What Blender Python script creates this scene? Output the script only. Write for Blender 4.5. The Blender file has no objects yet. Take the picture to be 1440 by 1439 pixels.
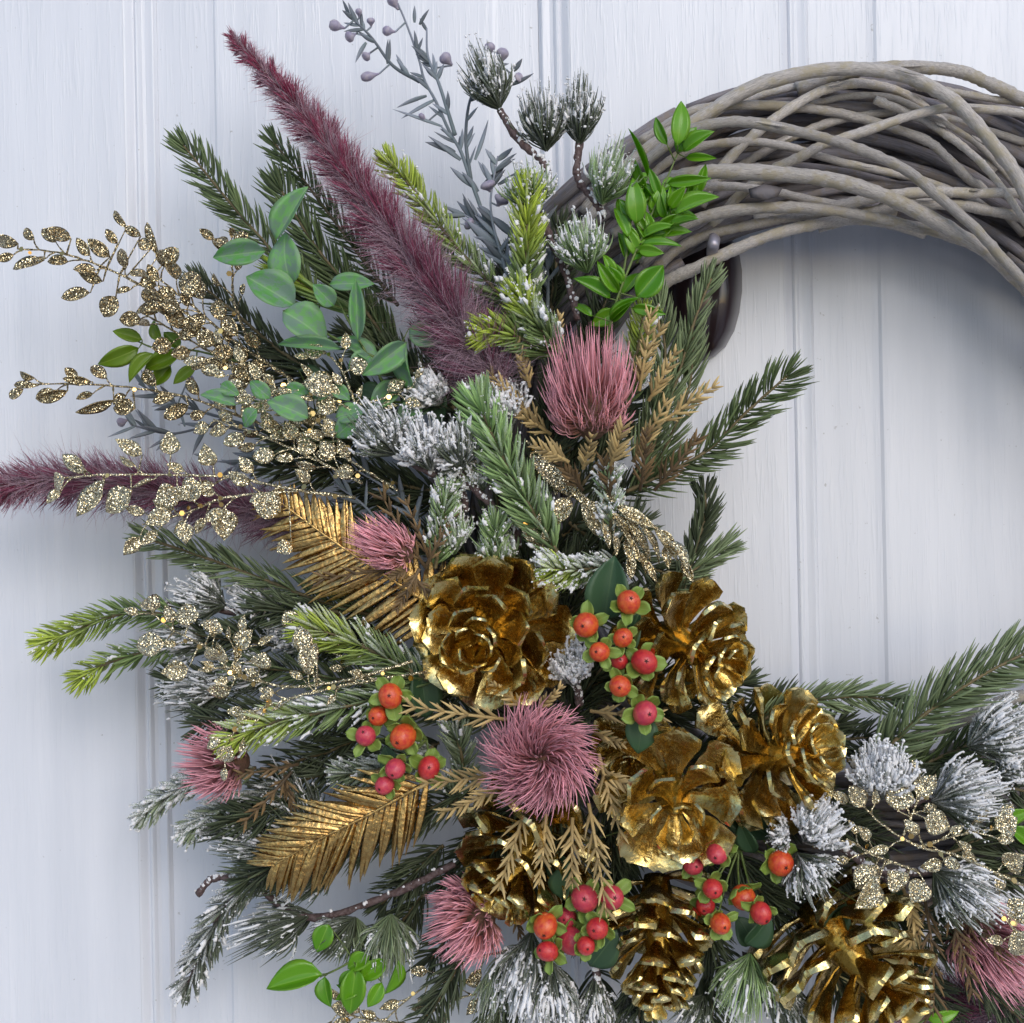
import bpy, math, random
import numpy as np
from mathutils import Matrix, Vector
rng = np.random.default_rng(7); random.seed(7)
SC = bpy.context.scene
COL = SC.collection
R = math.radians
# ------------------------------------------------------------------ camera, sky, sun, exposure
D = 0.774; TAN = math.tan(R(22.5)); ROLL = R(1.1)
cr, sr = math.cos(ROLL), math.sin(ROLL)
cam = bpy.data.cameras.new('camera'); camo = bpy.data.objects.new('camera', cam); COL.objects.link(camo)
cam.sensor_width = 36; cam.lens = 18/TAN; cam.clip_start = 0.02; cam.clip_end = 200
camo.matrix_world = Matrix(((cr, sr, 0, 0), (0, 0, -1, -D), (-sr, cr, 0, 0), (0, 0, 0, 1)))
SC.camera = camo
SUN_EL, SUN_AZ = R(32), R(22)          # azimuth: to the right of straight behind the camera
w = bpy.data.worlds.new('World'); SC.world = w; w.use_nodes = True
nt = w.node_tree; bg = nt.nodes['Background']
sky = nt.nodes.new('ShaderNodeTexSky'); sky.sky_type = 'NISHITA'; sky.sun_disc = False
sky.sun_elevation = SUN_EL; sky.sun_rotation = math.pi - SUN_AZ
sky.air_density = 1.0; sky.dust_density = 1.0; sky.ozone_density = 1.0
hs = nt.nodes.new('ShaderNodeHueSaturation'); hs.inputs['Saturation'].default_value = 1.0
nt.links.new(sky.outputs[0], hs.inputs['Color']); nt.links.new(hs.outputs[0], bg.inputs['Color'])
bg.inputs['Strength'].default_value = 0.15
sl = bpy.data.lights.new('sun', 'SUN'); sl.energy = 0.75; sl.angle = R(34); sl.color = (1, 0.985, 0.97)
so = bpy.data.objects.new('sun', sl); COL.objects.link(so)
sd = Vector((math.sin(SUN_AZ)*math.cos(SUN_EL), -math.cos(SUN_AZ)*math.cos(SUN_EL), math.sin(SUN_EL)))
so.rotation_euler = sd.to_track_quat('Z', 'Y').to_euler()
SC.view_settings.view_transform = 'Standard'; SC.view_settings.look = 'None'
SC.view_settings.exposure = 0.2; SC.view_settings.gamma = 1
# ------------------------------------------------------------------ helpers
K = 0.00040                                     # metres per photograph pixel at the flowers
def P(x, y, h):                                 # a point h millimetres in front of the door
    h = h*0.001
    s = (D-h)*TAN/720
    dx, dy = (x-720)*s, (y-719.5)*s
    return np.array((dx*cr - dy*sr, -h, -(dx*sr + dy*cr)))
def lin(r, g, b):
    f = lambda c: (c/255/12.92) if c/255 <= .04045 else ((c/255+.055)/1.055)**2.4
    return (f(r), f(g), f(b), 1)
def nrm(a): return a/np.maximum(np.linalg.norm(a, axis=-1, keepdims=True), 1e-12)
def spline(pts, n):
    p = np.array([P(*q) for q in pts]) if not isinstance(pts, np.ndarray) else pts
    if len(p) == 2: return p[0] + (p[1]-p[0])*np.linspace(0, 1, n)[:, None]
    q = np.vstack([2*p[0]-p[1], p, 2*p[-1]-p[-2]])
    u = np.linspace(0, len(p)-1-1e-9, n); i = u.astype(int); f = (u-i)[:, None]
    a, b, c, d = q[i], q[i+1], q[i+2], q[i+3]
    return .5*((2*b) + (c-a)*f + (2*a-5*b+4*c-d)*f**2 + (-a+3*b-3*c+d)*f**3)
class MB:
    def __init__(s): s.v = []; s.f = []; s.a = []; s.n = 0
    def add(s, V, F, tt=0, rnd=0, frost=0, al=0):
        V = np.asarray(V, float).reshape(-1, 3); m = len(V)
        s.v.append(V); s.a.append(np.stack([np.broadcast_to(np.asarray(q, float).reshape(-1) if np.ndim(q) else q, (m,)) for q in (tt, rnd, frost, al)], 1))
        s.f.append(np.asarray(F, int) + s.n); s.n += m
    def mesh(s, name, mat, smooth=True, origin=(0, 0, 0)):
        V = np.vstack(s.v) - np.array(origin); A = np.vstack(s.a)
        me = bpy.data.meshes.new(name)
        lens = np.concatenate([np.full(len(f), f.shape[1]) for f in s.f]); loops = np.concatenate([f.ravel() for f in s.f])
        me.vertices.add(len(V)); me.vertices.foreach_set('co', V.ravel().astype(np.float32))
        me.loops.add(len(loops)); me.loops.foreach_set('vertex_index', loops.astype(np.int32))
        me.polygons.add(len(lens)); me.polygons.foreach_set('loop_start', np.concatenate([[0], np.cumsum(lens)[:-1]]).astype(np.int32))
        me.polygons.foreach_set('use_smooth', np.full(len(lens), smooth))
        me.update(calc_edges=True)
        for k, nm in enumerate(('tt', 'rnd', 'frost', 'al')):
            at = me.attributes.new(nm, 'FLOAT', 'POINT'); at.data.foreach_set('value', A[:, k].astype(np.float32))
        me.materials.append(mat)
        return me
WM = {}
def thing(name, label, cat, loc, group=None):
    o = bpy.data.objects.new(name, None); COL.objects.link(o); o.empty_display_size = .01
    o.location = loc; WM[o] = Matrix.Translation(loc); o['label'] = label; o['category'] = cat
    if group: o['group'] = group
    return o
def put(name, me, parent, W=None, kind=None, label=None):
    o = bpy.data.objects.new(name, me); COL.objects.link(o)
    W = W if W is not None else WM[parent].copy()
    WM[o] = W
    if parent is not None: o.parent = parent; o.matrix_basis = WM[parent].inverted() @ W
    else: o.matrix_basis = W
    if kind: o['kind'] = kind
    if label: o['label'] = label
    return o
def build(mb, name, mat, parent, smooth=True, kind=None, label=None):
    org = WM[parent].translation
    return put(name, mb.mesh(name, mat, smooth, origin=tuple(org)), parent, Matrix.Translation(org), kind, label)
def sweep(mb, C, Rd, k=3, flat=1.0, ref=None, rnd=None, frost=0, al=0, cap=False):
    C = np.asarray(C, float)
    if C.ndim == 2: C = C[None]
    N, S, _ = C.shape
    Rd = np.broadcast_to(np.asarray(Rd, float), (N, S))
    T = nrm(np.gradient(C, axis=1))
    if ref is None:
        ch = nrm(C[:, -1]-C[:, 0]); ref = np.zeros((N, 3)); ref[np.arange(N), np.abs(ch).argmin(1)] = 1
    ref = np.broadcast_to(np.asarray(ref, float).reshape(-1, 3), (N, 3))[:, None, :]
    n1 = nrm(np.cross(T, ref)); n2 = np.cross(n1, T)
    ph = np.arange(k)*2*np.pi/k + (np.pi/k if k == 4 else 0)
    V = C[:, :, None, :] + Rd[:, :, None, None]*(np.cos(ph)[None, None, :, None]*n1[:, :, None, :] + flat*np.sin(ph)[None, None, :, None]*n2[:, :, None, :])
    base = (np.arange(N)*S*k)[:, None, None] + (np.arange(S-1)*k)[None, :, None] + np.arange(k)[None, None, :]
    nx = (np.arange(N)*S*k)[:, None, None] + (np.arange(S-1)*k)[None, :, None] + ((np.arange(k)+1) % k)[None, None, :]
    F = np.stack([base, nx, nx+k, base+k], -1).reshape(-1, 4)
    tt = np.broadcast_to(np.linspace(0, 1, S)[None, :, None], (N, S, k)).ravel()
    if rnd is None: rnd = rng.random(N)
    ex = lambda q: np.broadcast_to(np.asarray(q, float).reshape(N, -1, 1) if np.ndim(q) else q, (N, S, k)).ravel()
    n0 = mb.n
    mb.add(V.reshape(-1, 3), F, tt, ex(rnd), ex(frost), ex(al))
    if cap:
        f = []
        for i in range(N):
            f.append([i*S*k+j for j in range(k)][::-1]); f.append([i*S*k+(S-1)*k+j for j in range(k)])
        mb.f.append(np.array(f)+n0)
_t = (1+5**.5)/2
ICO_V = nrm(np.array([(-1,_t,0),(1,_t,0),(-1,-_t,0),(1,-_t,0),(0,-1,_t),(0,1,_t),(0,-1,-_t),(0,1,-_t),(_t,0,-1),(_t,0,1),(-_t,0,-1),(-_t,0,1)]))
ICO_F = np.array([(0,11,5),(0,5,1),(0,1,7),(0,7,10),(0,10,11),(1,5,9),(5,11,4),(11,10,2),(10,7,6),(7,1,8),(3,9,4),(3,4,2),(3,2,6),(3,6,8),(3,8,9),(4,9,5),(2,4,11),(6,2,10),(8,6,7),(9,8,1)])
def granules(mb, Cn, rad):
    Cn = np.asarray(Cn); N = len(Cn)
    if N == 0: return
    V = ICO_V[None]*(rad[:, None, None])*(.65+.7*rng.random((N, 12, 1)))
    V = V*(.7+.6*rng.random((N, 1, 3))) + Cn[:, None]
    F = (ICO_F[None] + (np.arange(N)*12)[:, None, None]).reshape(-1, 3)
    mb.add(V.reshape(-1, 3), F, 0, np.repeat(rng.random(N), 12))
# ------------------------------------------------------------------ materials
class NT:
    def __init__(s, name):
        s.m = bpy.data.materials.new(name); s.m.use_nodes = True; s.t = s.m.node_tree; s.b = s.t.nodes['Principled BSDF']
    def n(s, ty, **kw):
        o = s.t.nodes.new('ShaderNode'+ty)
        for k, v in kw.items():
            if k.startswith('i_'):
                kk = k[2:]; o.inputs[int(kk) if kk.isdigit() else kk.replace('_', ' ')].default_value = v
            else: setattr(o, k, v)
        return o
    def l(s, a, b): s.t.links.new(a, b)
    def attr(s, nm): return s.n('Attribute', attribute_name=nm).outputs['Fac']
    def coord(s, sc=(1, 1, 1), kind='Object'):
        mp = s.n('Mapping'); mp.inputs['Scale'].default_value = sc
        s.l(s.n('TexCoord').outputs[kind], mp.inputs['Vector']); return mp.outputs[0]
    def noise(s, vec, scale, detail=3, rough=.55, out='Fac'):
        o = s.n('TexNoise'); o.inputs['Scale'].default_value = scale; o.inputs['Detail'].default_value = detail; o.inputs['Roughness'].default_value = rough
        if vec is not None: s.l(vec, o.inputs['Vector'])
        return o.outputs[out]
    def ramp(s, f, stops):
        o = s.n('ValToRGB'); e = o.color_ramp.elements
        while len(e) < len(stops): e.new(.5)
        for q, (p, c) in zip(e, stops): q.position = p; q.color = c if hasattr(c, '__len__') else (c, c, c, 1)
        s.l(f, o.inputs[0]); return o.outputs[0]
    def mix(s, f, a, b, mode='MIX'):
        o = s.n('Mix', data_type='RGBA', blend_type=mode)
        for val, i in ((f, 0), (a, 6), (b, 7)):
            if isinstance(val, bpy.types.NodeSocket): s.l(val, o.inputs[i])
            else: o.inputs[i].default_value = val
        return o.outputs[2]
    def math(s, op, a, b=0.0, clamp=False):
        o = s.n('Math', operation=op, use_clamp=clamp)
        for val, i in ((a, 0), (b, 1)):
            if isinstance(val, bpy.types.NodeSocket): s.l(val, o.inputs[i])
            else: o.inputs[i].default_value = val
        return o.outputs[0]
    def bump(s, h, strength, dist, nrm_=None):
        o = s.n('Bump'); o.inputs['Strength'].default_value = strength; o.inputs['Distance'].default_value = dist
        s.l(h, o.inputs['Height'])
        if nrm_ is not None: s.l(nrm_, o.inputs['Normal'])
        s.l(o.outputs[0], s.b.inputs['Normal']); return o.outputs[0]
    def out(s, color=None, rough=None, **kw):
        for nm, v in (('Base Color', color), ('Roughness', rough)):
            if v is None: continue
            if isinstance(v, bpy.types.NodeSocket): s.l(v, s.b.inputs[nm])
            else: s.b.inputs[nm].default_value = v
        for k, v in kw.items(): s.b.inputs[k.replace('_', ' ')].default_value = v
        return s.m
def m_needle(name, base, tip, young=None, rough=.5, frostc=lin(232, 232, 234)):
    t = NT(name); c = t.mix(t.attr('tt'), base, tip)
    if young is not None: c = t.mix(t.attr('al'), c, young)
    v = t.ramp(t.attr('rnd'), [(0, .6), (1, 1.35)])
    c = t.mix(1.0, c, v, 'MULTIPLY')
    nz = t.noise(t.coord(), 1500, 2)
    fr = t.math('MULTIPLY', t.attr('frost'), t.ramp(nz, [(.38, .1), (.56, 1.0)]), True)
    c = t.mix(fr, c, frostc)
    rr = t.math('ADD', t.math('MULTIPLY', fr, .4), rough, True)
    t.bump(nz, .3, .0004)
    return t.out(c, rr, Specular_IOR_Level=.35)
def m_leaf(name, a, b, edge=None, rough=.35, coat=0.0, trans=.0, cloud=None):
    t = NT(name); vec = t.coord((1, 1, 1), 'Object')
    gn = t.coord((1, 1, 1), 'Generated')
    oi = t.n('ObjectInfo').outputs['Random']
    c = t.mix(oi, a, b)
    if cloud is not None: c = t.mix(t.ramp(t.noise(vec, 4.5, 6, .65), [(.44, 0.), (.58, .95)]), c, cloud)
    sx = t.n('SeparateXYZ'); t.l(gn, sx.inputs[0])
    mid = t.math('ABSOLUTE', t.math('SUBTRACT', sx.outputs[1], .5))
    vein = t.ramp(mid, [(0, 1.0), (.035, 0.)])
    c = t.mix(t.math('MULTIPLY', vein, .6), c, edge if edge else b)
    if edge is not None: c = t.mix(t.ramp(mid, [(.3, 0.), (.5, .6)]), c, edge)
    wv = t.n('TexWave'); wv.inputs['Scale'].default_value = 6; wv.inputs['Distortion'].default_value = 1.5
    wm = t.n('Mapping'); wm.inputs['Rotation'].default_value = (0, 0, .8); t.l(vec, wm.inputs[0]); t.l(wm.outputs[0], wv.inputs[0])
    t.bump(t.math('ADD', t.math('MULTIPLY', wv.outputs['Fac'], .12), t.math('MULTIPLY', vein, -1)), .3, .0006)
    m = t.out(c, rough, Coat_Weight=coat, Coat_Roughness=.15, Subsurface_Weight=0.0)
    if trans:
        tr = t.n('BsdfTranslucent'); t.l(c, tr.inputs[0]); mx = t.n('MixShader'); mx.inputs[0].default_value = trans*1.2
        t.l(t.b.outputs[0], mx.inputs[1]); t.l(tr.outputs[0], mx.inputs[2]); t.l(mx.outputs[0], t.t.nodes['Material Output'].inputs[0])
    return m
def m_glitter(name, dark, light, scale=2300, obj=False):
    t = NT(name)
    ge = t.n('NewGeometry'); vo = t.n('TexVoronoi'); vo.inputs['Scale'].default_value = scale; t.l(ge.outputs['Position'], vo.inputs['Vector'])
    sub = t.n('VectorMath', operation='SUBTRACT'); t.l(vo.outputs['Color'], sub.inputs[0]); sub.inputs[1].default_value = (.5, .5, .5)
    sc = t.n('VectorMath', operation='SCALE'); t.l(sub.outputs[0], sc.inputs[0]); sc.inputs['Scale'].default_value = 1.7
    ad = t.n('VectorMath', operation='ADD'); t.l(ge.outputs['Normal'], ad.inputs[0]); t.l(sc.outputs[0], ad.inputs[1])
    no = t.n('VectorMath', operation='NORMALIZE'); t.l(ad.outputs[0], no.inputs[0]); t.l(no.outputs[0], t.b.inputs['Normal'])
    se = t.n('SeparateColor'); t.l(vo.outputs['Color'], se.inputs[0])
    c = t.ramp(se.outputs[0], [(0, dark), (.55, light), (1., lin(255, 244, 205))])
    return t.out(c, .16, Metallic=.9)
def m_gold(name, base, deep, rough=.26, sc=1.0, inner_shade=None):
    t = NT(name); vec = t.coord((1, 1, 1), 'Object')
    ge = t.n('NewGeometry').outputs['Position']
    n1 = t.noise(ge, 160*sc, 4, .6); n2 = t.noise(ge, 900*sc, 3, .6)
    vo = t.n('TexVoronoi', feature='SMOOTH_F1'); vo.inputs['Scale'].default_value = 300*sc; t.l(ge, vo.inputs['Vector'])
    hsum = t.math('ADD', t.math('ADD', t.math('MULTIPLY', n1, 1.6), t.math('MULTIPLY', n2, .12)), t.math('MULTIPLY', vo.outputs['Distance'], .8))
    t.bump(hsum, .5, .0008)
    c = t.mix(t.ramp(n1, [(.35, 0.), (.65, 1.)]), deep, base)
    if inner_shade is not None: c = t.mix(t.math('ADD', t.attr('frost'), t.math('MULTIPLY', t.math('SUBTRACT', n1, .5), .9), True), inner_shade, c)  # shade on the scale faces painted into the colour, rims left bright
    r = t.ramp(n2, [(.3, rough-.04), (.7, rough+.07)])
    return t.out(c, r, Metallic=1.0)
def m_strand(name, a, b, rough=.6, mid=None):
    t = NT(name); c = t.mix(t.attr('tt'), a, b)
    if mid is not None: c = t.mix(t.attr('al'), c, mid)
    c = t.mix(1.0, c, t.ramp(t.attr('rnd'), [(0, .5), (1, 1.4)]), 'MULTIPLY')
    return t.out(c, rough, Specular_IOR_Level=.3, Sheen_Weight=.1)
def m_simple(name, col, rough=.5, metallic=0, nscale=None, c2=None, bs=.3, bd=.0006, **kw):
    t = NT(name); c = col
    if nscale:
        nz = t.noise(t.coord(), nscale, 4); t.bump(nz, bs, bd)
        if c2: c = t.mix(t.ramp(nz, [(.38, 0.), (.62, 1.)]), col, c2)
    return t.out(c, rough, Metallic=metallic, **kw)
def m_bark(name, a, b, c3, dark):
    t = NT(name); at_t, at_r, at_a = t.attr('tt'), t.attr('rnd'), t.attr('al')
    ge = t.n('NewGeometry').outputs['Position']
    cb = t.n('CombineXYZ'); t.l(t.math('MULTIPLY', at_t, 60.0), cb.inputs[0]); t.l(t.math('MULTIPLY', at_a, 16.0), cb.inputs[1]); t.l(t.math('MULTIPLY', at_r, 57.0), cb.inputs[2])
    st = t.noise(cb.outputs[0], 1.6, 6, .65); st2 = t.noise(ge, 120, 5, .6)
    fine = t.noise(ge, 700, 3)
    c = t.mix(t.ramp(st, [(.35, 0.), (.65, 1.)]), a, b)
    c = t.mix(t.ramp(st2, [(.5, 0.), (.62, .85)]), c, c3)
    c = t.mix(t.ramp(st, [(.27, .75), (.38, 0.)]), c, dark)
    c = t.mix(1.0, c, t.ramp(at_r, [(0, .72), (1, 1.2)]), 'MULTIPLY')
    t.bump(t.math('ADD', t.math('MULTIPLY', st, 1.0), t.math('MULTIPLY', fine, .4)), .55, .0012)
    return t.out(c, .62, Specular_IOR_Level=.35)
def m_door():
    t = NT('white_door_paint'); co = t.coord()
    def g(sx, sz, sc, det, off=0):
        mp = t.n('Mapping'); mp.inputs['Scale'].default_value = (sx, 1, sz); mp.inputs['Location'].default_value = (off, off, off); t.l(co, mp.inputs['Vector'])
        return t.noise(mp.outputs[0], sc, det, .55)
    wob = t.n('TexNoise'); wob.inputs['Scale'].default_value = 14; t.l(co, wob.inputs['Vector'])
    n1 = g(420, 26, 1, 2); n2 = g(900, 40, 1, 2, 3.1); n3 = g(160, 9, 1, 3, 7.7)
    dash = t.ramp(n1, [(.52, 0.), (.66, 1.)])
    area = t.ramp(g(9, 5, 1, 2, 1.3), [(.35, .25), (.7, 1.)])
    h = t.math('ADD', t.math('ADD', t.math('MULTIPLY', t.math('MULTIPLY', dash, area), 1.7), t.math('MULTIPLY', n2, .3)), t.math('MULTIPLY', n3, .35))
    t.bump(h, .22, .0007)
    c = t.mix(t.ramp(g(60, 4, 1, 4, 2.2), [(.3, 0.), (.7, 1.)]), lin(221, 223, 230), lin(232, 233, 239))
    speck = t.noise(co, 260, 3)
    c = t.mix(t.ramp(speck, [(.70, 0.), (.76, .5)]), c, lin(150, 145, 140))
    return t.out(c, .3, Specular_IOR_Level=.5)
M = {}
M['door'] = m_door()
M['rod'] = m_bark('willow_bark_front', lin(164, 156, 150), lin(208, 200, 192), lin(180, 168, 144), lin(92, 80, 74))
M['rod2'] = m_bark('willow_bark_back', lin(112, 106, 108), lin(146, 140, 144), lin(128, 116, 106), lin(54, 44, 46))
M['spruce'] = m_needle('spruce_needle', lin(72, 86, 50), lin(104, 120, 76))
M['teal'] = m_needle('blue_green_needle', lin(88, 102, 68), lin(130, 144, 104))
M['dark'] = m_needle('dark_needle', lin(54, 62, 42), lin(84, 94, 66))
M['young'] = m_needle('young_tipped_needle', lin(84, 106, 52), lin(126, 148, 84), lin(170, 188, 56))
M['fresh'] = m_needle('fresh_frosted_needle', lin(96, 122, 66), lin(150, 176, 112), lin(150, 186, 110))
M['snow'] = m_simple('snow_flock', lin(242, 240, 240), .9, nscale=1400, bs=.6, bd=.0005, Specular_IOR_Level=.2)
M['twig'] = m_simple('brown_twig', lin(78, 58, 56), .75, nscale=500, c2=lin(112, 94, 92), bs=.7, bd=.001)
M['stemg'] = m_simple('green_stem', lin(92, 112, 52), .5, nscale=300, c2=lin(112, 128, 66))
M['stemb'] = m_simple('olive_stem', lin(96, 86, 56), .6, nscale=400, c2=lin(120, 104, 70))
M['greyleaf'] = m_strand('grey_lavender_leaf', lin(112, 124, 126), lin(136, 140, 152), .5)
M['bud'] = m_simple('lavender_bud', lin(150, 142, 164), .45, nscale=300, c2=lin(176, 166, 176))
M['bright'] = m_leaf('bright_green_leaf', lin(88, 154, 20), lin(132, 192, 36), lin(164, 212, 76), .3, .5, .3)
M['lime'] = m_leaf('olive_lime_leaf', lin(112, 146, 28), lin(134, 166, 40), lin(160, 184, 70), .3, .4, .3)
M['mint'] = m_leaf('mint_leaf', lin(124, 192, 104), lin(150, 208, 132), lin(190, 228, 170), .5, 0, .4, cloud=lin(150, 178, 160))
M['deep'] = m_leaf('deep_green_leaf', lin(50, 78, 52), lin(62, 94, 62), lin(84, 110, 74), .5, 0, .1)
M['sepal'] = m_leaf('sepal_green', lin(134, 164, 70), lin(152, 180, 88), lin(170, 192, 108), .5, 0, .2)
M['glit'] = m_glitter('gold_glitter', lin(124, 100, 64), lin(240, 226, 190))
M['glitd'] = m_glitter('bronze_glitter', lin(74, 58, 38), lin(176, 152, 112))
M['sequin'] = m_simple('gold_sequin', lin(228, 190, 120), .15, 1.0)
M['gold'] = m_gold('gold_leaf_paint', lin(240, 222, 160), lin(222, 198, 130), .22, inner_shade=lin(166, 134, 64))  # darker gold stands in for shade inside the cone scales
M['fern'] = m_gold('gold_fern_paint', lin(214, 180, 116), lin(180, 140, 84), .28, 1.6)
M['pink'] = m_strand('pink_spike', lin(178, 104, 98), lin(248, 178, 190), .5, lin(160, 128, 92))
M['pinkd'] = m_strand('dusky_spike', lin(160, 96, 98), lin(240, 172, 184), .5, lin(130, 104, 70))
M['core'] = m_simple('flower_core', lin(120, 84, 70), .8, nscale=800, c2=lin(90, 70, 50))
M['bract'] = m_strand('tan_bract', lin(150, 126, 80), lin(198, 172, 118), .5)
M['bractd'] = m_strand('brown_bract', lin(88, 70, 46), lin(124, 98, 62), .5)
M['bristle'] = m_strand('maroon_bristle', lin(112, 26, 52), lin(160, 70, 98), .6, lin(136, 86, 108))
M['fuzz'] = m_strand('mauve_fuzz', lin(136, 84, 108), lin(222, 190, 200), .7, lin(176, 146, 160))
M['bo'] = m_simple('orange_berry', lin(226, 104, 44), .38, nscale=2.2, c2=lin(206, 62, 40), bs=.12, bd=.05, Coat_Weight=.2)
M['br'] = m_simple('red_berry', lin(212, 66, 56), .38, nscale=2.2, c2=lin(190, 40, 52), bs=.12, bd=.05, Coat_Weight=.2)
M['bp'] = m_simple('crimson_berry', lin(190, 50, 78), .4, nscale=2.2, c2=lin(210, 78, 84), bs=.12, bd=.05, Coat_Weight=.15)
M['calyx'] = m_simple('berry_mark', lin(70, 24, 18), .6)
M['iron'] = m_simple('dark_bronze_enamel', lin(44, 30, 34), .3, 0, nscale=40, bs=.05, bd=.001, Coat_Weight=.6)
M['steel'] = m_simple('grey_coated_wire', lin(150, 146, 156), .35, .5)
M['ground'] = m_simple('paving_stone', lin(186, 184, 182), .8, nscale=6, c2=lin(168, 166, 162), bs=.3, bd=.01)
#@@BUILD
# ------------------------------------------------------------------ ground in front of the door
g = MB(); g.add([(-30, -60, -1.4), (30, -60, -1.4), (30, 1.0, -1.4), (-30, 1.0, -1.4)], [(0, 1, 2, 3)])
put('ground', g.mesh('ground', M['ground']), None, Matrix.Identity(4), 'structure')
# ------------------------------------------------------------------ panelled door
door = thing('panelled_door', 'white painted wood grain door with moulded panels behind the wreath', 'door', (0, 0, -1.39))
def extrude(name, prof, z0=-1.385, z1=.62):
    prof = np.array(prof)*.001; n = len(prof)
    back = np.array([(prof[-1, 0], .035), (prof[0, 0], .035)])
    pr = np.vstack([prof*[1, -1], back]); m = len(pr)
    V = np.array([(x, y, z) for z in (z0, z1) for x, y in pr])
    F = [(i, (i+1) % m, m+(i+1) % m, m+i) for i in range(m)]
    mb = MB(); mb.add(V, F); mb.f.append(np.array([list(range(m))[::-1]])); mb.f.append(np.array([list(range(m, 2*m))]))
    o = build(mb, name, M['door'], door, False)
    return o
def mould(x0, d, k=1.0):                              # from stile (x0) towards the panel, d = +1 / -1
    p = [(0, 0), (1.2, -.3), (3.0, -1.6), (5.0, -3.6), (6.0, -4.2), (6.4, -3.0), (7.4, -2.1), (8.6, -2.3), (9.6, -3.4), (10.4, -4.6), (12.5, -5.2), (15, -4.7), (17, -4.1), (17.8, -4.6), (18.6, -6.2), (19.6, -6.4)]
    q = [(x0+d*a, b if i in (0, len(p)-1) else -(abs(b)**.9)*1.05) for i, (a, b) in enumerate(p)]
    return q if d > 0 else q[::-1]
extrude('stile', [(-520, -1), (-519, 0), (-238, 0)])
extrude('moulding', mould(-237.9, 1))
extrude('panel', [(-218.2, -6.4), (-186, -5.6), (-182.5, -5.0), (-181, -3.8), (-178, -3.6), (-12, -3.6), (-8.5, -3.8), (-6.5, -5.0), (-3, -5.6), (22.3, -6.4)])
extrude('moulding', mould(42.1, -1))
extrude('stile', [(42.2, 0), (172.8, 0)])
extrude('moulding', mould(172.9, 1))
extrude('panel', [(192.6, -6.4), (229, -5.6), (233, -5.0), (235, -3.8), (238, -3.6), (440, -3.6), (448, -5.6), (470, -6.4)])
extrude('moulding', mould(489.7, -1))
extrude('stile', [(489.8, 0), (575, 0), (576, -1)])
# ------------------------------------------------------------------ door knocker
kn = thing('door_knocker', 'dark bronze teardrop door knocker half hidden under the willow ring', 'door knocker', P(992, 420, 0))
mb = MB(); prof = [(332, 14, 4), (336, 34, 12), (345, 46, 19), (380, 53, 24), (410, 54, 25), (440, 51, 24), (465, 45, 21), (488, 33, 16), (501, 19, 9), (507, 4, 3)]
rows = []; cols = np.linspace(-1, 1, 17)
for y, hw, t in prof:
    cx = 992 - (y-332)*.03
    for c in cols:
        d = t*math.sqrt(max(0, 1-abs(c)**2.6)) - 5*math.exp(-((c-.15)/.25)**2)*(t/25)
        rows.append(P(cx+hw*c, y, 1+max(d, 0)))
n = len(prof); F = [(r*17+c, (r+1)*17+c, (r+1)*17+c+1, r*17+c+1) for r in range(n-1) for c in range(16)]
mb.add(rows, F); build(mb, 'body', M['iron'], kn)
mb = MB(); sweep(mb, spline([(992, 336, 6), (992, 330, 12), (992, 322, 6)], 10), .004, 10, cap=True); build(mb, 'hinge_pin', M['iron'], kn)
hk = thing('wreath_hook', 'grey rounded wire hook end over the willow rods above the knocker', 'hook', P(1003, 350, 70))
mb = MB(); sweep(mb, spline([(1001, 380, 20), (1001, 362, 62), (1002, 350, 72), (1004, 340, 73), (1006, 334, 66), (1006, 345, 30)], 26), .0034, 12, flat=.55, ref=(0, -1, 0.01), cap=True); build(mb, 'hook_tab', M['steel'], hk)
# ------------------------------------------------------------------ willow ring
CX, CY = 1195, 697; CAMD0 = np.array((0, -1., 0))
ring = thing('willow_wreath_ring', 'grey woven willow ring wreath base hanging on the white door', 'wreath ring', P(CX, CY, 45))
def rod(pts, wpx, mat='rod', n=90, par=None, taper=(1, .8)):
    C = spline(pts, n) if not isinstance(pts, np.ndarray) else pts
    n = len(C); k = 10
    s = np.linspace(0, 1, n)
    rr = wpx*.5*K*(taper[0]+(taper[1]-taper[0])*s)*(1+.04*np.sin(s*37+wpx)+.03*rng.standard_normal(n).cumsum()*.15+sum(.07*np.exp(-((s-q)/.008)**2) for q in rng.random(5)))
    mb = MB(); sweep(mb, C, rr[None], k, ref=(0, -1, 0), cap=True, rnd=np.array([rng.random()]))
    al = np.tile(np.minimum(np.arange(k), k-np.arange(k))/k*2, n); mb.a[0][:, 3] = al
    V = mb.v[0].reshape(n, k, 3); V += (V-C[:, None])*(.06*rng.standard_normal((n, k, 1))); 
    build(mb, 'willow_rod', M[mat], ring)
def circ(R0, amp, ph, a0, a1, hc, ha, hf, n=110, fr=2):
    out = []
    for a in np.linspace(a0, a1, n):
        r = R0 + amp*math.sin(fr*a+ph); h = hc + ha*math.sin(hf*a+ph*1.7)
        out.append(P(CX+r*math.cos(a), CY-r*math.sin(a), h))
    return np.array(out)
for i in range(58):
    R0 = 405+180*((i*.618) % 1); a0 = rng.random()*6.28
    amp = min(R0-392, 592-R0, 60)*(.5+.5*rng.random())
    rod(circ(R0, amp, rng.random()*6.28, a0, a0+4.2+rng.random()*2.4, 14+rng.random()*30, 9, 2+int(rng.random()*2)), 13+9*rng.random(), 'rod2', taper=(1, .6))
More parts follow.
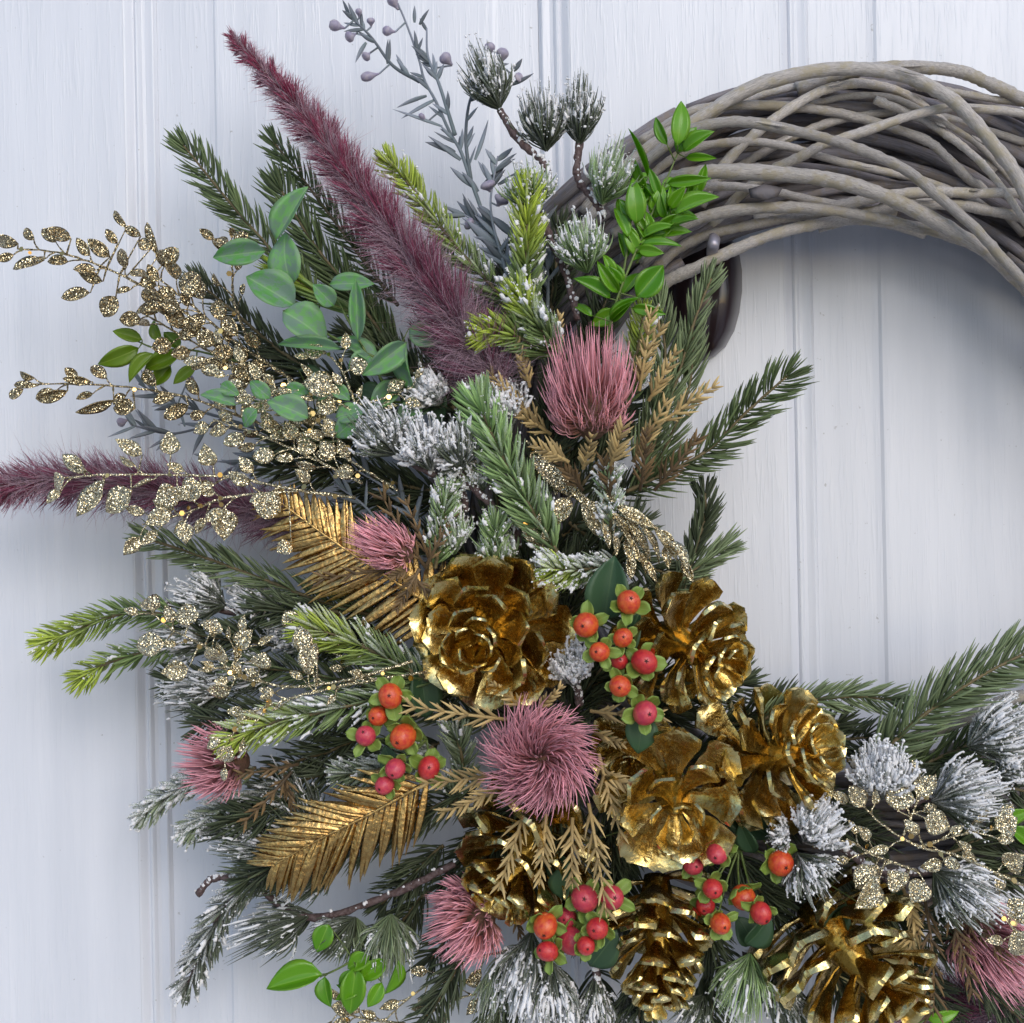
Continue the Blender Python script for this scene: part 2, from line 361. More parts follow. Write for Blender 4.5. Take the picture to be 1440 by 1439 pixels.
FR = [
 ([(820,300,40),(870,245,50),(925,200,60),(975,172,66),(1031,137,70),(1087,113,72),(1162,98,73),(1222,98,75),(1275,108,78),(1312,124,80),(1350,150,82),(1387,191,83),(1425,240,82),(1450,290,80),(1490,380,72),(1540,520,60)], 21),
 ([(1120,125,50),(1180,105,56),(1230,97,60),(1294,95,62),(1350,101,62),(1387,116,62),(1440,141,60),(1500,180,56),(1600,280,50)], 20),
 ([(985,290,52),(1012,240,58),(1050,199,62),(1087,169,64),(1144,133,64),(1185,120,62),(1219,118,60),(1270,132,56),(1330,175,50),(1400,240,45)], 16),
 ([(900,200,48),(964,161,58),(1012,150,60),(1050,148,60),(1106,150,58),(1162,156,56),(1211,167,55),(1256,180,58),(1305,199,60),(1331,221,60),(1361,251,58),(1387,270,54),(1440,330,48)], 15),
 ([(900,235,66),(950,195,74),(1001,175,80),(1050,172,82),(1106,182,84),(1162,195,85),(1219,214,86),(1275,240,88),(1312,270,90),(1369,319,91),(1406,360,90),(1440,397,88),(1500,470,80),(1570,620,70)], 16),
 ([(1000,320,45),(1040,275,52),(1087,240,60),(1125,221,66),(1162,202,70),(1219,184,72),(1275,165,72),(1331,152,70),(1387,154,66),(1440,161,62),(1520,185,56)], 15),
 ([(860,300,66),(920,262,74),(967,247,80),(1020,241,83),(1106,246,84),(1162,252,84),(1219,267,84),(1275,290,83),(1331,320,81),(1387,354,78),(1440,403,72),(1490,470,66),(1540,600,60)], 22),
 ([(900,370,60),(956,322,68),(994,304,72),(1050,294,74),(1106,292,74),(1162,295,74),(1219,304,73),(1275,316,70),(1331,331,66),(1380,352,60),(1440,400,55),(1500,480,50)], 18),
 ([(900,430,60),(937,397,66),(975,379,68),(1031,352,68),(1087,330,66),(1144,316,62),(1185,310,56),(1240,312,48),(1300,330,40)], 19),
 ([(1060,310,50),(1150,296,58),(1237,277,64),(1312,270,66),(1369,272,68),(1440,273,68),(1520,295,60)], 17),
 ([(1150,320,50),(1220,300,58),(1275,287,62),(1350,289,64),(1387,296,64),(1440,308,62),(1520,345,56)], 17),
 ([(1100,160,48),(1162,142,54),(1200,135,58),(1256,138,60),(1312,165,62),(1369,199,62),(1406,236,60),(1450,290,56)], 11),
 ([(780,400,50),(820,320,52),(870,255,54),(900,225,54),(940,197,54),(990,170,52),(1050,141,50),(1100,126,48),(1180,113,46)], 15),
 ([(900,400,50),(948,354,56),(994,331,60),(1050,318,62),(1125,304,60),(1200,296,54)], 16),
 ([(860,330,54),(920,290,60),(960,270,66),(1010,262,66),(1080,268,60),(1160,285,56),(1260,300,54)], 14),
 ([(900,260,50),(960,215,58),(1030,200,62),(1100,205,62),(1190,230,58),(1300,255,56),(1420,300,50)], 14),
 ([(1230,140,60),(1300,170,58),(1370,220,64),(1420,280,70),(1470,360,66)], 13),
 ([(950,300,40),(1040,235,48),(1120,190,52),(1200,165,52),(1300,160,50),(1440,200,46)], 14),
 ([(1440,978,70),(1400,990,72),(1340,1020,70),(1280,1040,66),(1200,1060,60)], 18),
 ([(1480,990,66),(1420,1020,66),(1360,1045,66),(1290,1070,64)], 18),
 ([(1290,122,62),(1340,130,60),(1400,140,58),(1440,146,55),(1500,160,50)], 12),
]
for pts, wpx in FR: rod(pts, wpx)
for i in range(16):                            # peeling strips of bark along the front rods
    C = spline(FR[(i*5) % 18][0], 90); j = rng.integers(18, 70); m = int(rng.integers(5, 10)); S0 = C[j:j+m]+CAMD0*.0042+rng.normal(0, .0008, 3)
    S0 = S0+CAMD0*.0018*np.linspace(0, 1, m)[:, None]**2; mb = MB(); sweep(mb, S0, (.0011*np.sin(np.linspace(.2, 3., m)))[None], 5, .25, ref=(0, -1, .2)); build(mb, 'bark_strip', M['rod'], ring)
mb = MB(); q = P(1075, 272, 82)
V = ICO_V*np.array((.0095, .002, .0045)) ; V = V*(.7+.6*rng.random((12, 1))) + q; mb.add(V, ICO_F); build(mb, 'bark_flake', M['rod2'], ring)
#@@BUILD2
# ------------------------------------------------------------------ plant builders
CAMD = np.array((0, -1., 0))
def frames(C):
    T = nrm(np.gradient(C, axis=0)); side = nrm(np.cross(T, CAMD)); up = np.cross(side, T)
    up *= np.sign((up@CAMD))[:, None]; return T, side, up
def stem(parent, pts, wpx, mat, name='stem', k=7, n=24, lump=.08, end=.6):
    C = spline(pts, n) if not isinstance(pts, np.ndarray) else pts
    mb = MB(); rr = wpx*.5*K*np.linspace(1, end, len(C))*(1+lump*rng.standard_normal(len(C)))
    sweep(mb, C, rr[None], k, cap=True); return build(mb, name, M[mat], parent)
def sprig(label, pts, n=150,  L=36, mat='spruce', ang=52, w=3.2, frost=0., young=0., flat=.65, end_tuft=True, group=None, snow=0., cat='pine sprig', twig='stemb', tw=6, name='spruce_sprig', hmin=4):
    w *= 1.15; L *= 1.08
    C = spline(pts, 60); C[3:-3] += np.sin(np.linspace(0, rng.uniform(4, 9), 54))[:, None]*rng.normal(0, 1.2*K, 3); t = thing(name, label, cat, C[-1], group)
    T, side, up = frames(C)
    s = rng.random(n)**.9; 
    if end_tuft: s = np.concatenate([s, rng.random(n//8)*.04])
    N = len(s); i = np.clip((s*59).astype(int), 0, 59)
    ph = np.where(rng.random(N) < flat, rng.choice([0, np.pi], N)+rng.normal(0, .45, N), rng.random(N)*2*np.pi)
    rad = np.cos(ph)[:, None]*side[i] + np.sin(ph)[:, None]*up[i]
    fwd = -T[i]                                  # paths run from the tip to the base
    a = R(ang)*(.8+.35*rng.random(N))*np.clip(.45+s*6, 0, 1)
    Ln = L*K*(.75+.35*rng.random(N))*np.clip(.6+s*5, 0, 1)
    a = a[:, None]; d0 = nrm(fwd*np.cos(a)+rad*np.sin(a)); d1 = nrm(fwd*np.cos(a*.55)+rad*np.sin(a*.55))
    q = np.linspace(0, 1, 5)[None, :, None]
    B = C[i] + rad*tw*.3*K
    Pn = B[:, None] + Ln[:, None, None]*(d0[:, None]*(q-q*q*.5) + d1[:, None]*q*q*.5)
    Pn[..., 1] = np.minimum(Pn[..., 1], -hmin*.001)
    prof = np.array([.55, .95, 1., .85, .12])
    topness = np.clip(rad[:, 2]*.6+.5+.3*rad[:, 1]*-1, 0, 1)
    fr = np.clip(frost*(.4+.9*topness)*1.1, 0, 1)*(.2+.8*(rng.random(N) < frost*(.4+.8*topness)))
    fr = np.clip(fr[:, None]*np.array([.5, .7, .9, 1.1, 1.2])[None], 0, 1)
    Rd = w*.5*K*prof[None]*(1+.55*fr)*(.85+.3*rng.random((N, 1)))
    al = np.clip(young*(1.5-s*2.3), 0, 1)[:, None]*np.array([.6, .8, 1, 1, 1])[None]
    mb = MB(); sweep(mb, Pn, Rd, 4, .6, ref=rng.normal(0, .5, (N, 3))+CAMD, frost=fr, al=al)
    build(mb, 'needles', M[mat], t, kind='stuff')
    stem(t, C[::-1].copy(), tw, twig, n=60)
    if snow:
        pick = np.where(rng.random(N) < snow)[0]; cs = []; 
        for qq in (2, 3, 3, 4, 4):
            cs.append(Pn[pick, qq]+rng.normal(0, 1.2*K, (len(pick), 3)))
        cs = np.vstack(cs); mb = MB(); granules(mb, cs, K*(.7+1.2*rng.random(len(cs))**2))
        crust(mb, Pn[pick[rng.random(len(pick)) < .6]], w, snow)
        build(mb, 'snow', M['snow'], t, kind='stuff')
    return t
def patch(X, sc=620.):
    a = np.sin(X[..., 0]*sc+1.3)*np.sin(X[..., 2]*sc*1.1+.7)+np.sin(X[..., 0]*sc*.53-X[..., 2]*sc*.61+X[..., 1]*sc*.8)
    return np.clip(a*1.3+.35, 0, 1)
def crust(mb, Pn, w, snow):
    n = len(Pn)
    if n == 0: return
    S = Pn.shape[1]; u = np.linspace(.35, 1, 9)*(S-1); i = np.minimum(u.astype(int), S-2); f = (u-i)[None, :, None]
    C = Pn[:, i]*(1-f)+Pn[:, i+1]*f + np.array((0, -.6, .5))*K*w*.35
    C = C + rng.normal(0, .7*K, C.shape)
    r = w*.5*K*(.75+.9*rng.random((n, 9)))*np.clip(np.sin(np.linspace(.25, 2.9, 9))*1.5, 0, 1)*(1.25 if snow > .8 else .95)
    pt = patch(C); r = r*np.where(pt > (.35 if snow < .8 else .12), .55+.75*pt, .1)
    k = rng.random(n); r = r*np.where(np.arange(9)[None] > (k*5)[:, None], 1, .15)
    sweep(mb, C, r, 5)
def tuft_into(t, base, tip, wpx, mat='dark', n=150, frost=.5, snow=.5, w=2.8, young=0):
    n = int(n*1.45)
    B = P(*base); E = P(*tip); ax = E-B; L = np.linalg.norm(ax); ax /= L
    s1 = nrm(np.cross(ax, CAMD)); s2 = np.cross(s1, ax)
    ph = rng.random(n)*2*np.pi; u = rng.random(n)**.55
    rad = np.cos(ph)[:, None]*s1 + np.sin(ph)[:, None]*s2
    W = wpx*K*.5*1.72
    u_ = u[:, None]; jl = (.68+.42*rng.random((n, 1)))
    p0 = B + ax*L*.28*rng.random((n, 1)) + rad*K*1.5
    p1 = B + ax*L*.28*jl + rad*W*.52*u_*jl + rng.normal(0, 2.6*K, (n, 3))
    p2 = B + ax*L*(1.04-.55*u_**2)*jl + rad*W*.60*u_*jl + rng.normal(0, 5.0*K, (n, 3))
    q = np.linspace(0, 1, 6)[None, :, None]
    Pn = (1-q)**2*p0[:, None] + 2*q*(1-q)*p1[:, None] + q*q*p2[:, None]
    top = np.clip(rad[:, 2]*.5+.55+.25*ax[2], 0, 1)
    fr = (np.clip(frost*(.3+1.*top)*1.1, 0, 1)*(.25+.75*(rng.random(n) < frost*(.35+.7*top))))[:, None]*np.array([.3, .55, .8, 1, 1.2, 1.3])[None]
    fr = np.clip(fr*(.35+.9*patch(Pn)), 0, 1)
    Rd = w*.5*K*np.array([.6, .9, 1, 1, .85, .15])[None]*(1+.5*fr)
    mb = MB(); sweep(mb, Pn, Rd, 4, .65, ref=rng.normal(0, .5, (n, 3))+CAMD, frost=fr, al=young*np.array([.2, .4, .6, .8, 1, 1])[None]*np.ones((n, 1)))
    build(mb, 'needle_tuft', M[mat], t, kind='stuff')
    if snow:
        pick = np.where(rng.random(n) < snow*(.35+.9*top))[0]; cs = []
        for qq in (2, 3, 3, 4, 4, 5, 5):
            k = pick[rng.random(len(pick)) < .35+.12*qq]; cs.append(Pn[k, qq]+rng.normal(0, 1.3*K, (len(k), 3)))
        cs = np.vstack(cs); mb = MB(); granules(mb, cs, K*(.7+1.5*rng.random(len(cs))**2)*(1.3 if snow > .8 else 1))
        crust(mb, Pn[pick], w, snow)
        build(mb, 'snow', M['snow'], t, kind='stuff')
def snow_branch(label, stems, tufts, mat='dark', frost=.55, snow=.5, group=None, cat='snowy branch', sw=11, name='snowy_pine_branch'):
    base = P(*stems[0][-1]); t = thing(name, label, cat, base, group)
    for sp in stems:
        C = spline(sp, 30); C[1:-1] += rng.normal(0, .6*K, (28, 3)); stem(t, C, sw, 'twig', 'branch', lump=.12, end=.9)
        m = int(60*(.3+snow)); ii = rng.integers(0, 30, m); mb = MB()
        granules(mb, C[ii]+np.array((0, -.5, .8))*sw*.45*K*(.6+.6*rng.random((m, 1)))+rng.normal(0, 1.6*K, (m, 3)), K*(1.4+2.2*rng.random(m)))
        build(mb, 'snow', M['snow'], t, kind='stuff')
    for tf in tufts:
        b, e, wd = tf[:3]; kw = dict(mat=mat, frost=frost, snow=snow); kw.update(tf[3] if len(tf) > 3 else {}); tuft_into(t, b, e, wd, **kw)
    return t
# leaves ------------------------------------------------------------------------------------------------
def leaf_mesh(name, mat, fold=.18, bend=.12, tipp=1.4, wide=.42, thick=.016, ripple=0., nu=9, nv=4, round_=False, seed=0):
    r = np.random.default_rng(seed); V = []; u = np.linspace(0, 1, nu); v = np.linspace(-1, 1, nv*2-1)
    if round_: hw = np.sqrt(np.clip(1-(2*np.clip(u, .0, 1)-1)**2, 0, 1))*.5*(.75+.35*u)
    else:
        hw = (u**.75)*((1-u)**(tipp*.72))*(1-.25*u); hw = hw/hw.max()*.5
    hw = np.maximum(hw, .012)
    tops = []
    for side in (1, -1):
        for i, a in enumerate(u):
            for b in v:
                z = -abs(b)*0 + fold*hw[i]*abs(b)**1.3 - bend*(a-.35)**2*1.6 + ripple*math.sin(a*9+b*2+seed)*abs(b)
                V.append((a, b*hw[i], z + side*thick*.5*(1-abs(b)**4*.5)*(1 if 0 < i < nu-1 else .4)))
    m = len(v); F = []
    for i in range(nu-1):
        for j in range(m-1):
            a = i*m+j; F.append((a, a+m, a+m+1, a+1)); b = nu*m+a; F.append((b, b+1, b+m+1, b+m))
        a = i*m; b = nu*m+a; F.append((a, b, b+m, a+m)); a = i*m+m-1; b = nu*m+a; F.append((a, a+m, b+m, b))
    for i in (0, nu-1):
        for j in range(m-1):
            a = i*m+j; b = nu*m+a; F.append((a, a+1, b+1, b) if i == 0 else (a, b, b+1, a+1))
    mb = MB(); mb.add(V, F); return mb.mesh(name, M[mat])
def leaf_W(B, E, wid, roll=0., lift=0.):
    X = E-B; L = np.linalg.norm(X); X = X/L
    Z = CAMD - X*(CAMD@X); Z = nrm(Z+np.array((0, 0, .15))); Z = nrm(Z-X*(Z@X)); Y = np.cross(Z, X)
    c, s = math.cos(roll), math.sin(roll); Y, Z = c*Y+s*Z, c*Z-s*Y
    return Matrix(((X[0]*L, Y[0]*wid, Z[0]*L, B[0]), (X[1]*L, Y[1]*wid, Z[1]*L, B[1]), (X[2]*L, Y[2]*wid, Z[2]*L, B[2]), (0, 0, 0, 1)))
LV = {k: [leaf_mesh('leaf', k, fold=f, bend=b, tipp=tp, ripple=rp, seed=i) for i, (f, b) in enumerate([(.25, .1), (.4, .22), (.15, .3), (.5, .05)])]
      for k, tp, rp in (('bright', 1.3, 0), ('lime', 1.2, 0), ('mint', 1.2, .012), ('deep', 1.2, .01), ('sepal', .7, .02))}
LV['sepal'] = [leaf_mesh('sepal', 'sepal', fold=.35, bend=b, round_=True, ripple=.06, seed=i, thick=.04) for i, b in enumerate((-.2, -.4, .2, -.1))]
LV['glit'] = [leaf_mesh('leaf', 'glit', fold=f, bend=b, tipp=tp, thick=.05, seed=i, ripple=.01) for i, (f, b, tp) in enumerate([(.2, .1, 1.2), (.35, .2, 1.4), (.1, .25, 1.1), (.3, -.1, 1.5)])]
LV['glitd'] = [leaf_mesh('leaf', 'glitd', fold=f, bend=b, tipp=tp, thick=.05, seed=i, ripple=.01) for i, (f, b, tp) in enumerate([(.2, .1, .8), (.35, .2, 1.0), (.1, .25, .7), (.3, -.1, 1.1)])]
def leaf(parent, kind, b, e, wpx, roll=None, name='leaf', label=None):
    B, E = (P(*b) if not isinstance(b, np.ndarray) else b), (P(*e) if not isinstance(e, np.ndarray) else e)
    roll = rng.normal(0, .35) if roll is None else roll
    return put(name, LV[kind][rng.integers(4)], parent, leaf_W(B, E, wpx*K*({'mint': 1.15, 'sepal': 1, 'bright': 1.02}.get(kind, 1.08)), roll), label=label)
def leafy(name, label, cat, kind, stems, leaves, h, extra=0, sw=4, smat='stemg', dh=8, group=None, exl=(34, 52), exw=(13, 21)):
    t = thing(name, label, cat, P(stems[0][-1][0], stems[0][-1][1], h), group)
    Cs = []
    for s in stems:
        pts = [(a[0], a[1], a[2] if len(a) > 2 else h-4) for a in s]; C = spline(pts, 30); Cs.append(C); stem(t, C[::-1].copy(), sw, smat)
    for q in leaves:
        x0, y0, x1, y1, wd = q[:5]; hh = h + rng.uniform(-dh, dh)*.6 + (q[5] if len(q) > 5 else 0)
        B = P(x0, y0, hh); leaf(t, kind, B, P(x1, y1, hh+rng.uniform(-dh*.6, dh)), wd)
        C = np.vstack(Cs); c = C[np.linalg.norm(C-B, axis=1).argmin()]
        if np.linalg.norm(c-B) > 2*K: stem(t, np.linspace(c, B, 6), sw*.6, smat, 'leaf_stalk', k=5)
    for k in range(extra):
        C = Cs[rng.integers(len(Cs))]; i = rng.integers(2, 28); T = nrm(C[i-1]-C[i+1]); a = rng.choice([-1, 1])*rng.uniform(.4, 1.1)
        d = nrm(T*math.cos(a)+np.cross(T, CAMD)*math.sin(a)+CAMD*rng.uniform(-.3, .5))
        leaf(t, kind, C[i].copy(), C[i]+d*rng.uniform(*exl)*K, rng.uniform(*exw))
    return t
# glittered sprays -----------------------------------------------------------------------------------
SEQ = None
def glit_spray(label, mains, leaves=(), auto=14, size=28, wide=.52, mat='glit', sw=4.5, side=26, group='glittered gold leaf sprays', sequins=4, name='glitter_spray', cat='glitter spray', droop=0):
    global SEQ
    if SEQ is None:
        mb = MB(); a = np.arange(6)*np.pi/3; V = [(math.cos(x), math.sin(x), z) for z in (0, .12) for x in a]
        mb.add(V, [(i, (i+1) % 6, 6+(i+1) % 6, 6+i) for i in range(6)]); mb.f.append(np.array([[5, 4, 3, 2, 1, 0], [6, 7, 8, 9, 10, 11]])); SEQ = mb.mesh('sequin', M['sequin'], False)
    t = thing(name, label, cat, P(*mains[0][-1]), group); auto = int(auto*.52) if auto > 24 else auto
    Cs = []
    for m in mains:
        C = spline(m, 44); C[1:-1] += rng.normal(0, .35*K, (42, 3)); Cs.append(C); stem(t, C[::-1].copy(), sw, mat, k=6, lump=.16, end=.55)
    allC = np.vstack(Cs)
    for (x0, y0, x1, y1, wd) in leaves:
        C0 = allC[np.linalg.norm(allC[:, ::2]-P(x0, y0, mains[0][0][2])[::2], axis=1).argmin()]
        h = -C0[1]*1000+rng.uniform(0, 5); B, E = P(x0, y0, h), P(x1, y1, h+rng.uniform(-5, 5)); leaf(t, mat, B, E, wd)
        if np.linalg.norm(C0-B) > 3*K:
            C = np.linspace(C0, B, 8); stem(t, C, sw*.7, mat, 'leaf_stalk', k=5, lump=.15)
    for k in range(auto):
        C = Cs[k % len(Cs)]; i = int(1+(k//len(Cs)+rng.random()*.6)/(auto/len(Cs))*38); i = min(max(i, 1), 42)
        T = nrm(C[i-1]-C[i+1]); sg = 1 if (k//len(Cs)) % 2 else -1; a = sg*rng.uniform(.5, 1.05)
        d = nrm(T*math.cos(a)+np.cross(T, CAMD)*math.sin(a)+CAMD*rng.uniform(-.15, .4)+np.array((0, 0, -droop)))
        B = C[i]+d*side*rng.uniform(.4, 1.1)*K; S = np.linspace(C[i], B, 8)+np.sin(np.linspace(0, 3.1, 8))[:, None]*T*2*K
        stem(t, S, sw*.65, mat, 'leaf_stalk', k=5, lump=.15)
        d2 = nrm(d+T*.5+CAMD*rng.uniform(-.2, .2)+np.array((0, 0, -droop))); Lf = size*rng.uniform(.7, 1.0)*K
        leaf(t, mat, B, B+d2*Lf, Lf/K*wide*rng.uniform(.85, 1.15))
    for k in range(sequins):
        c = allC[rng.integers(len(allC))]+CAMD*.003+rng.normal(0, 4*K, 3)*[1, .2, 1]
        W = Matrix.Translation(c) @ Vector((rng.normal(0, .35), -1, rng.normal(0, .35))).to_track_quat('Z', 'Y').to_matrix().to_4x4() @ Matrix.Scale(rng.uniform(2.6, 4.4)*K, 4)
        put('sequin', SEQ, t, W)
    return t
# gold ferns ------------------------------------------------------------------------------------------
def leaflet_mesh(seed):
    mb = MB(); u = np.linspace(0, 1, 8); C = np.stack([u, .05*u**2*(seed-1.), -.14*u**2], 1)
    w = np.array([.028, .042, .050, .052, .048, .038, .023, .003])
    rows = []
    for c, a in zip(C, w):
        for x, z in ((-1, 0), (-.62, .5), (0, .12), (.62, .5), (1, 0), (0, -.4)): rows.append((c[0], c[1]+x*a, c[2]+z*a*.9))
    F = [(i*6+j, (i+1)*6+j, (i+1)*6+(j+1) % 6, i*6+(j+1) % 6) for i in range(7) for j in range(6)]
    mb.add(rows, F); return mb.mesh('leaflet', M['fern'])
LFT = None
def gold_fern(label, pts, n, L1, L2, a1, a2, group='gold painted fern fronds'):
    global LFT
    if LFT is None: LFT = [leaflet_mesh(i) for i in range(3)]
    C = spline(pts, 60); t = thing('gold_fern_frond', label, 'fern frond', C[-1], group)
    stem(t, C[::-1].copy(), 7, 'fern', 'midrib', n=60, lump=.16, end=.5)
    T, side, up = frames(C)
    for i in range(n):
        s = i/(n-1); j = int(s*59)
        for sg, L, a in ((1, L1, a1), (-1, L2, a2)):
            LL = L*K*(.30+.85*math.sin(min(1, s*1.15+.12)*math.pi*.62))*rng.uniform(.92, 1.06); an = R(a)*(.75+.35*s)+rng.normal(0, .04)
            d = nrm(-T[j]*math.cos(an)+sg*side[j]*math.sin(an)+CAMD*rng.uniform(-.05, .14))
            B = C[j]; W = leaf_W(B, B+d*LL, LL*1.0, rng.normal(0, .3)); sc = 10*K/(.1*LL)/1.0; W = W @ Matrix.Diagonal((1, min(1.6, sc), min(1.6, sc), 1))
            put('leaflet', LFT[rng.integers(3)], t, W)
    return t
# thistle-like flowers ---------------------------------------------------------------------------------
def bract_into(t, b, e, wpx, mat='bract', pairs=6, h=None, name='bract'):
    B, E = P(*b), P(*e); L = np.linalg.norm(E-B); d = (E-B)/L
    s1 = nrm(np.cross(d, CAMD)); s2 = nrm(np.cross(s1, d)); s2 *= np.sign(s2@CAMD) or 1
    u = np.linspace(0, 1, 10)[:, None]; cur = rng.uniform(-.08, .08)
    C = B+d*L*u+s1*cur*L*u*u+s2*L*.12*np.sin(u*3.1)
    mb = MB(); sweep(mb, C, (2.6*K*np.linspace(1, .35, 10))[None], 6, .4, ref=s2+.01)
    for i in range(pairs):
        f = (i+.6)/pairs*.9+.04
        for sg in (-1, 1):
            ff = min(.97, f+rng.uniform(-.04, .04)); c0 = B+d*L*ff+s1*cur*L*ff*ff+s2*L*.12*math.sin(ff*3.1)
            ln = max(.22*L*.6, wpx*K*.62*(1-.62*ff))*rng.uniform(.8, 1.15)*1.25; a = rng.uniform(.45, .75)
            dd = nrm(d*math.cos(a)+sg*s1*math.sin(a)+s2*rng.uniform(-.1, .35)); v = np.linspace(0, 1, 6)[:, None]
            S = c0+dd*ln*v+d*ln*.22*v*v
            sweep(mb, S, (K*np.array([2.4, 2.9, 2.8, 2.3, 1.6, .2]))[None], 4, .4, ref=s2+.01)
            if ln > 15*K:
                S2 = S[2]+nrm(dd+sg*s1*.6)*ln*.38*v; sweep(mb, S2, (K*np.array([1.7, 2.0, 1.9, 1.5, 1.0, .1]))[None], 4, .4, ref=s2+.01)
    return build(mb, name, M[mat], t)
def thistle(label, base, tip, hw, n=420, mat='pink', bracts=(), bmat='bract', open_=0.3, w=2.4, curl=.25, swirl=0., core=.42, spread=1.0):
    n = int(n*1.1); w *= .92
    B, E = P(*base), P(*tip); t = thing('thistle_flower', label, 'thistle', B)
    ax = E-B; L = np.linalg.norm(ax); ax /= L; s1 = nrm(np.cross(ax, CAMD+np.array((.01, 0, .02)))); s2 = np.cross(s1, ax)
    c = B+ax*L*.45; a, b = L*.55, hw*K
    ct = 1-rng.random(n)*(1.55+open_*.3)*spread; ct = np.clip(ct, -.85, 1); n = len(ct); th = np.arccos(ct); ph = rng.random(n)*2*np.pi; th = th+.07*np.sin(ph*9+th*5); ph = ph+.09*np.sin(ph*13+th*7)
    rad = np.cos(ph)[:, None]*s1+np.sin(ph)[:, None]*s2
    st, cs = np.sin(th)[:, None], np.cos(th)[:, None]
    jl = .66+.44*rng.random((n, 1)); swirl = swirl*rng.uniform(.0, 1.5, n) if swirl else rng.normal(0, .10, n)
    rad2 = np.cos(ph+swirl)[:, None]*s1+np.sin(ph+swirl)[:, None]*s2
    p0 = c+ax*a*core*(cs-.45)+rad*b*core*st
    p1 = c+ax*a*(core+.22)*(cs-.2)+rad*b*(core+.4)*st
    p2 = c+ax*a*jl*(cs+curl*st*.7)+rad2*b*jl*st*(1-.1*curl)
    q = np.linspace(0, 1, 6)[None, :, None]; Pn = (1-q)**2*p0[:, None]+2*q*(1-q)*p1[:, None]+q*q*p2[:, None]
    mb = MB(); sweep(mb, Pn, w*.5*K*np.array([.8, 1.1, 1.1, 1., .75, .15])[None]*(.85+.3*rng.random((n, 1))), 4, .8,
        al=np.clip((-ct*.9+.05), 0, 1)[:, None]*np.array([1, .9, .7, .4, .1, 0])[None])
    build(mb, 'spikes', M[mat], t, kind='stuff')
    u = np.linspace(0, math.pi, 9); mb = MB(); Cc = np.array([c-ax*a*core*math.cos(x)-ax*a*core*.45 for x in u]); sweep(mb, Cc, (b*core*.95*np.sin(np.clip(u, .06, 3.08)))[None], 12, cap=True); build(mb, 'core', M['core'], t)
    for br in bracts: bract_into(t, *br[:3], mat=br[3] if len(br) > 3 else bmat, pairs=5 if br[2] < 30 else 7)
    return t
# feather grass ----------------------------------------------------------------------------------------
def grass(label, pts, wd, nb=1500, nf=5200, dens=1., grey=0.):
    C = spline(pts, 80); C += np.sin(np.linspace(0, 7, 80))[:, None]*np.array((.0012, 0, .001)); t = thing('feather_grass_plume', label, 'grass plume', C[-1], 'dyed purple feather grass plumes')
    stem(t, C[::-1].copy(), 6, 'bractd', n=60)
    T, side, up = frames(C)
    W = np.interp(np.linspace(0, 1, 80), np.linspace(0, 1, len(wd)), wd)*K
    def strands(n, ln, a0, a1, r, jit, mat, nm, k, clump=0):
        s = np.sort(rng.random(n)); 
        if clump:
            cl = rng.random(n//clump+1); s = np.clip(cl[rng.integers(0, len(cl), n)]+rng.normal(0, .002, n), 0, 1); pc = rng.random(len(cl))*6.28
        i = np.clip((s*79).astype(int), 0, 79); ph = rng.random(n)*2*np.pi
        if clump: ci = rng.integers(0, len(cl), n); s = np.clip(cl[ci]+rng.normal(0, .0015, n), 0, 1); i = np.clip((s*79).astype(int), 0, 79); ph = pc[ci]+rng.normal(0, .13, n)
        rad = np.cos(ph)[:, None]*side[i]+np.sin(ph)[:, None]*up[i]; f = -T[i]
        a = rng.uniform(a0, a1, n)[:, None]; d0 = nrm(f*np.cos(a)+rad*np.sin(a)); d1 = nrm(d0+rng.normal(0, jit, (n, 3))+f*.5)
        Ln = (W[i]*ln*(.6+.6*rng.random(n)))[:, None, None]
        q = np.linspace(0, 1, 5)[None, :, None]; Pn = C[i][:, None]+Ln*(d0[:, None]*q*(1-.4*q)+d1[:, None]*.45*q*q)
        Pn += np.cumsum(rng.normal(0, jit*.10, (n, 5, 3)), 1)*Ln*q
        mb = MB(); sweep(mb, Pn, r*K*np.array([.9, 1, .9, .7, .15])[None]*np.ones((n, 1)), k, al=np.clip(s*1.3-.35+grey, 0, 1)[:, None]*np.ones((1, 5))*.9)
        build(mb, nm, M[mat], t, kind='stuff')
    strands(int(nb*dens*1.3), 1.25, .55, 1.2, .95, .12, 'bristle', 'bristles', 3, clump=14)
    strands(int(nf*dens*1.1), 1.2, .6, 1.9, .32, .8, 'fuzz', 'fuzz', 3)
    return t
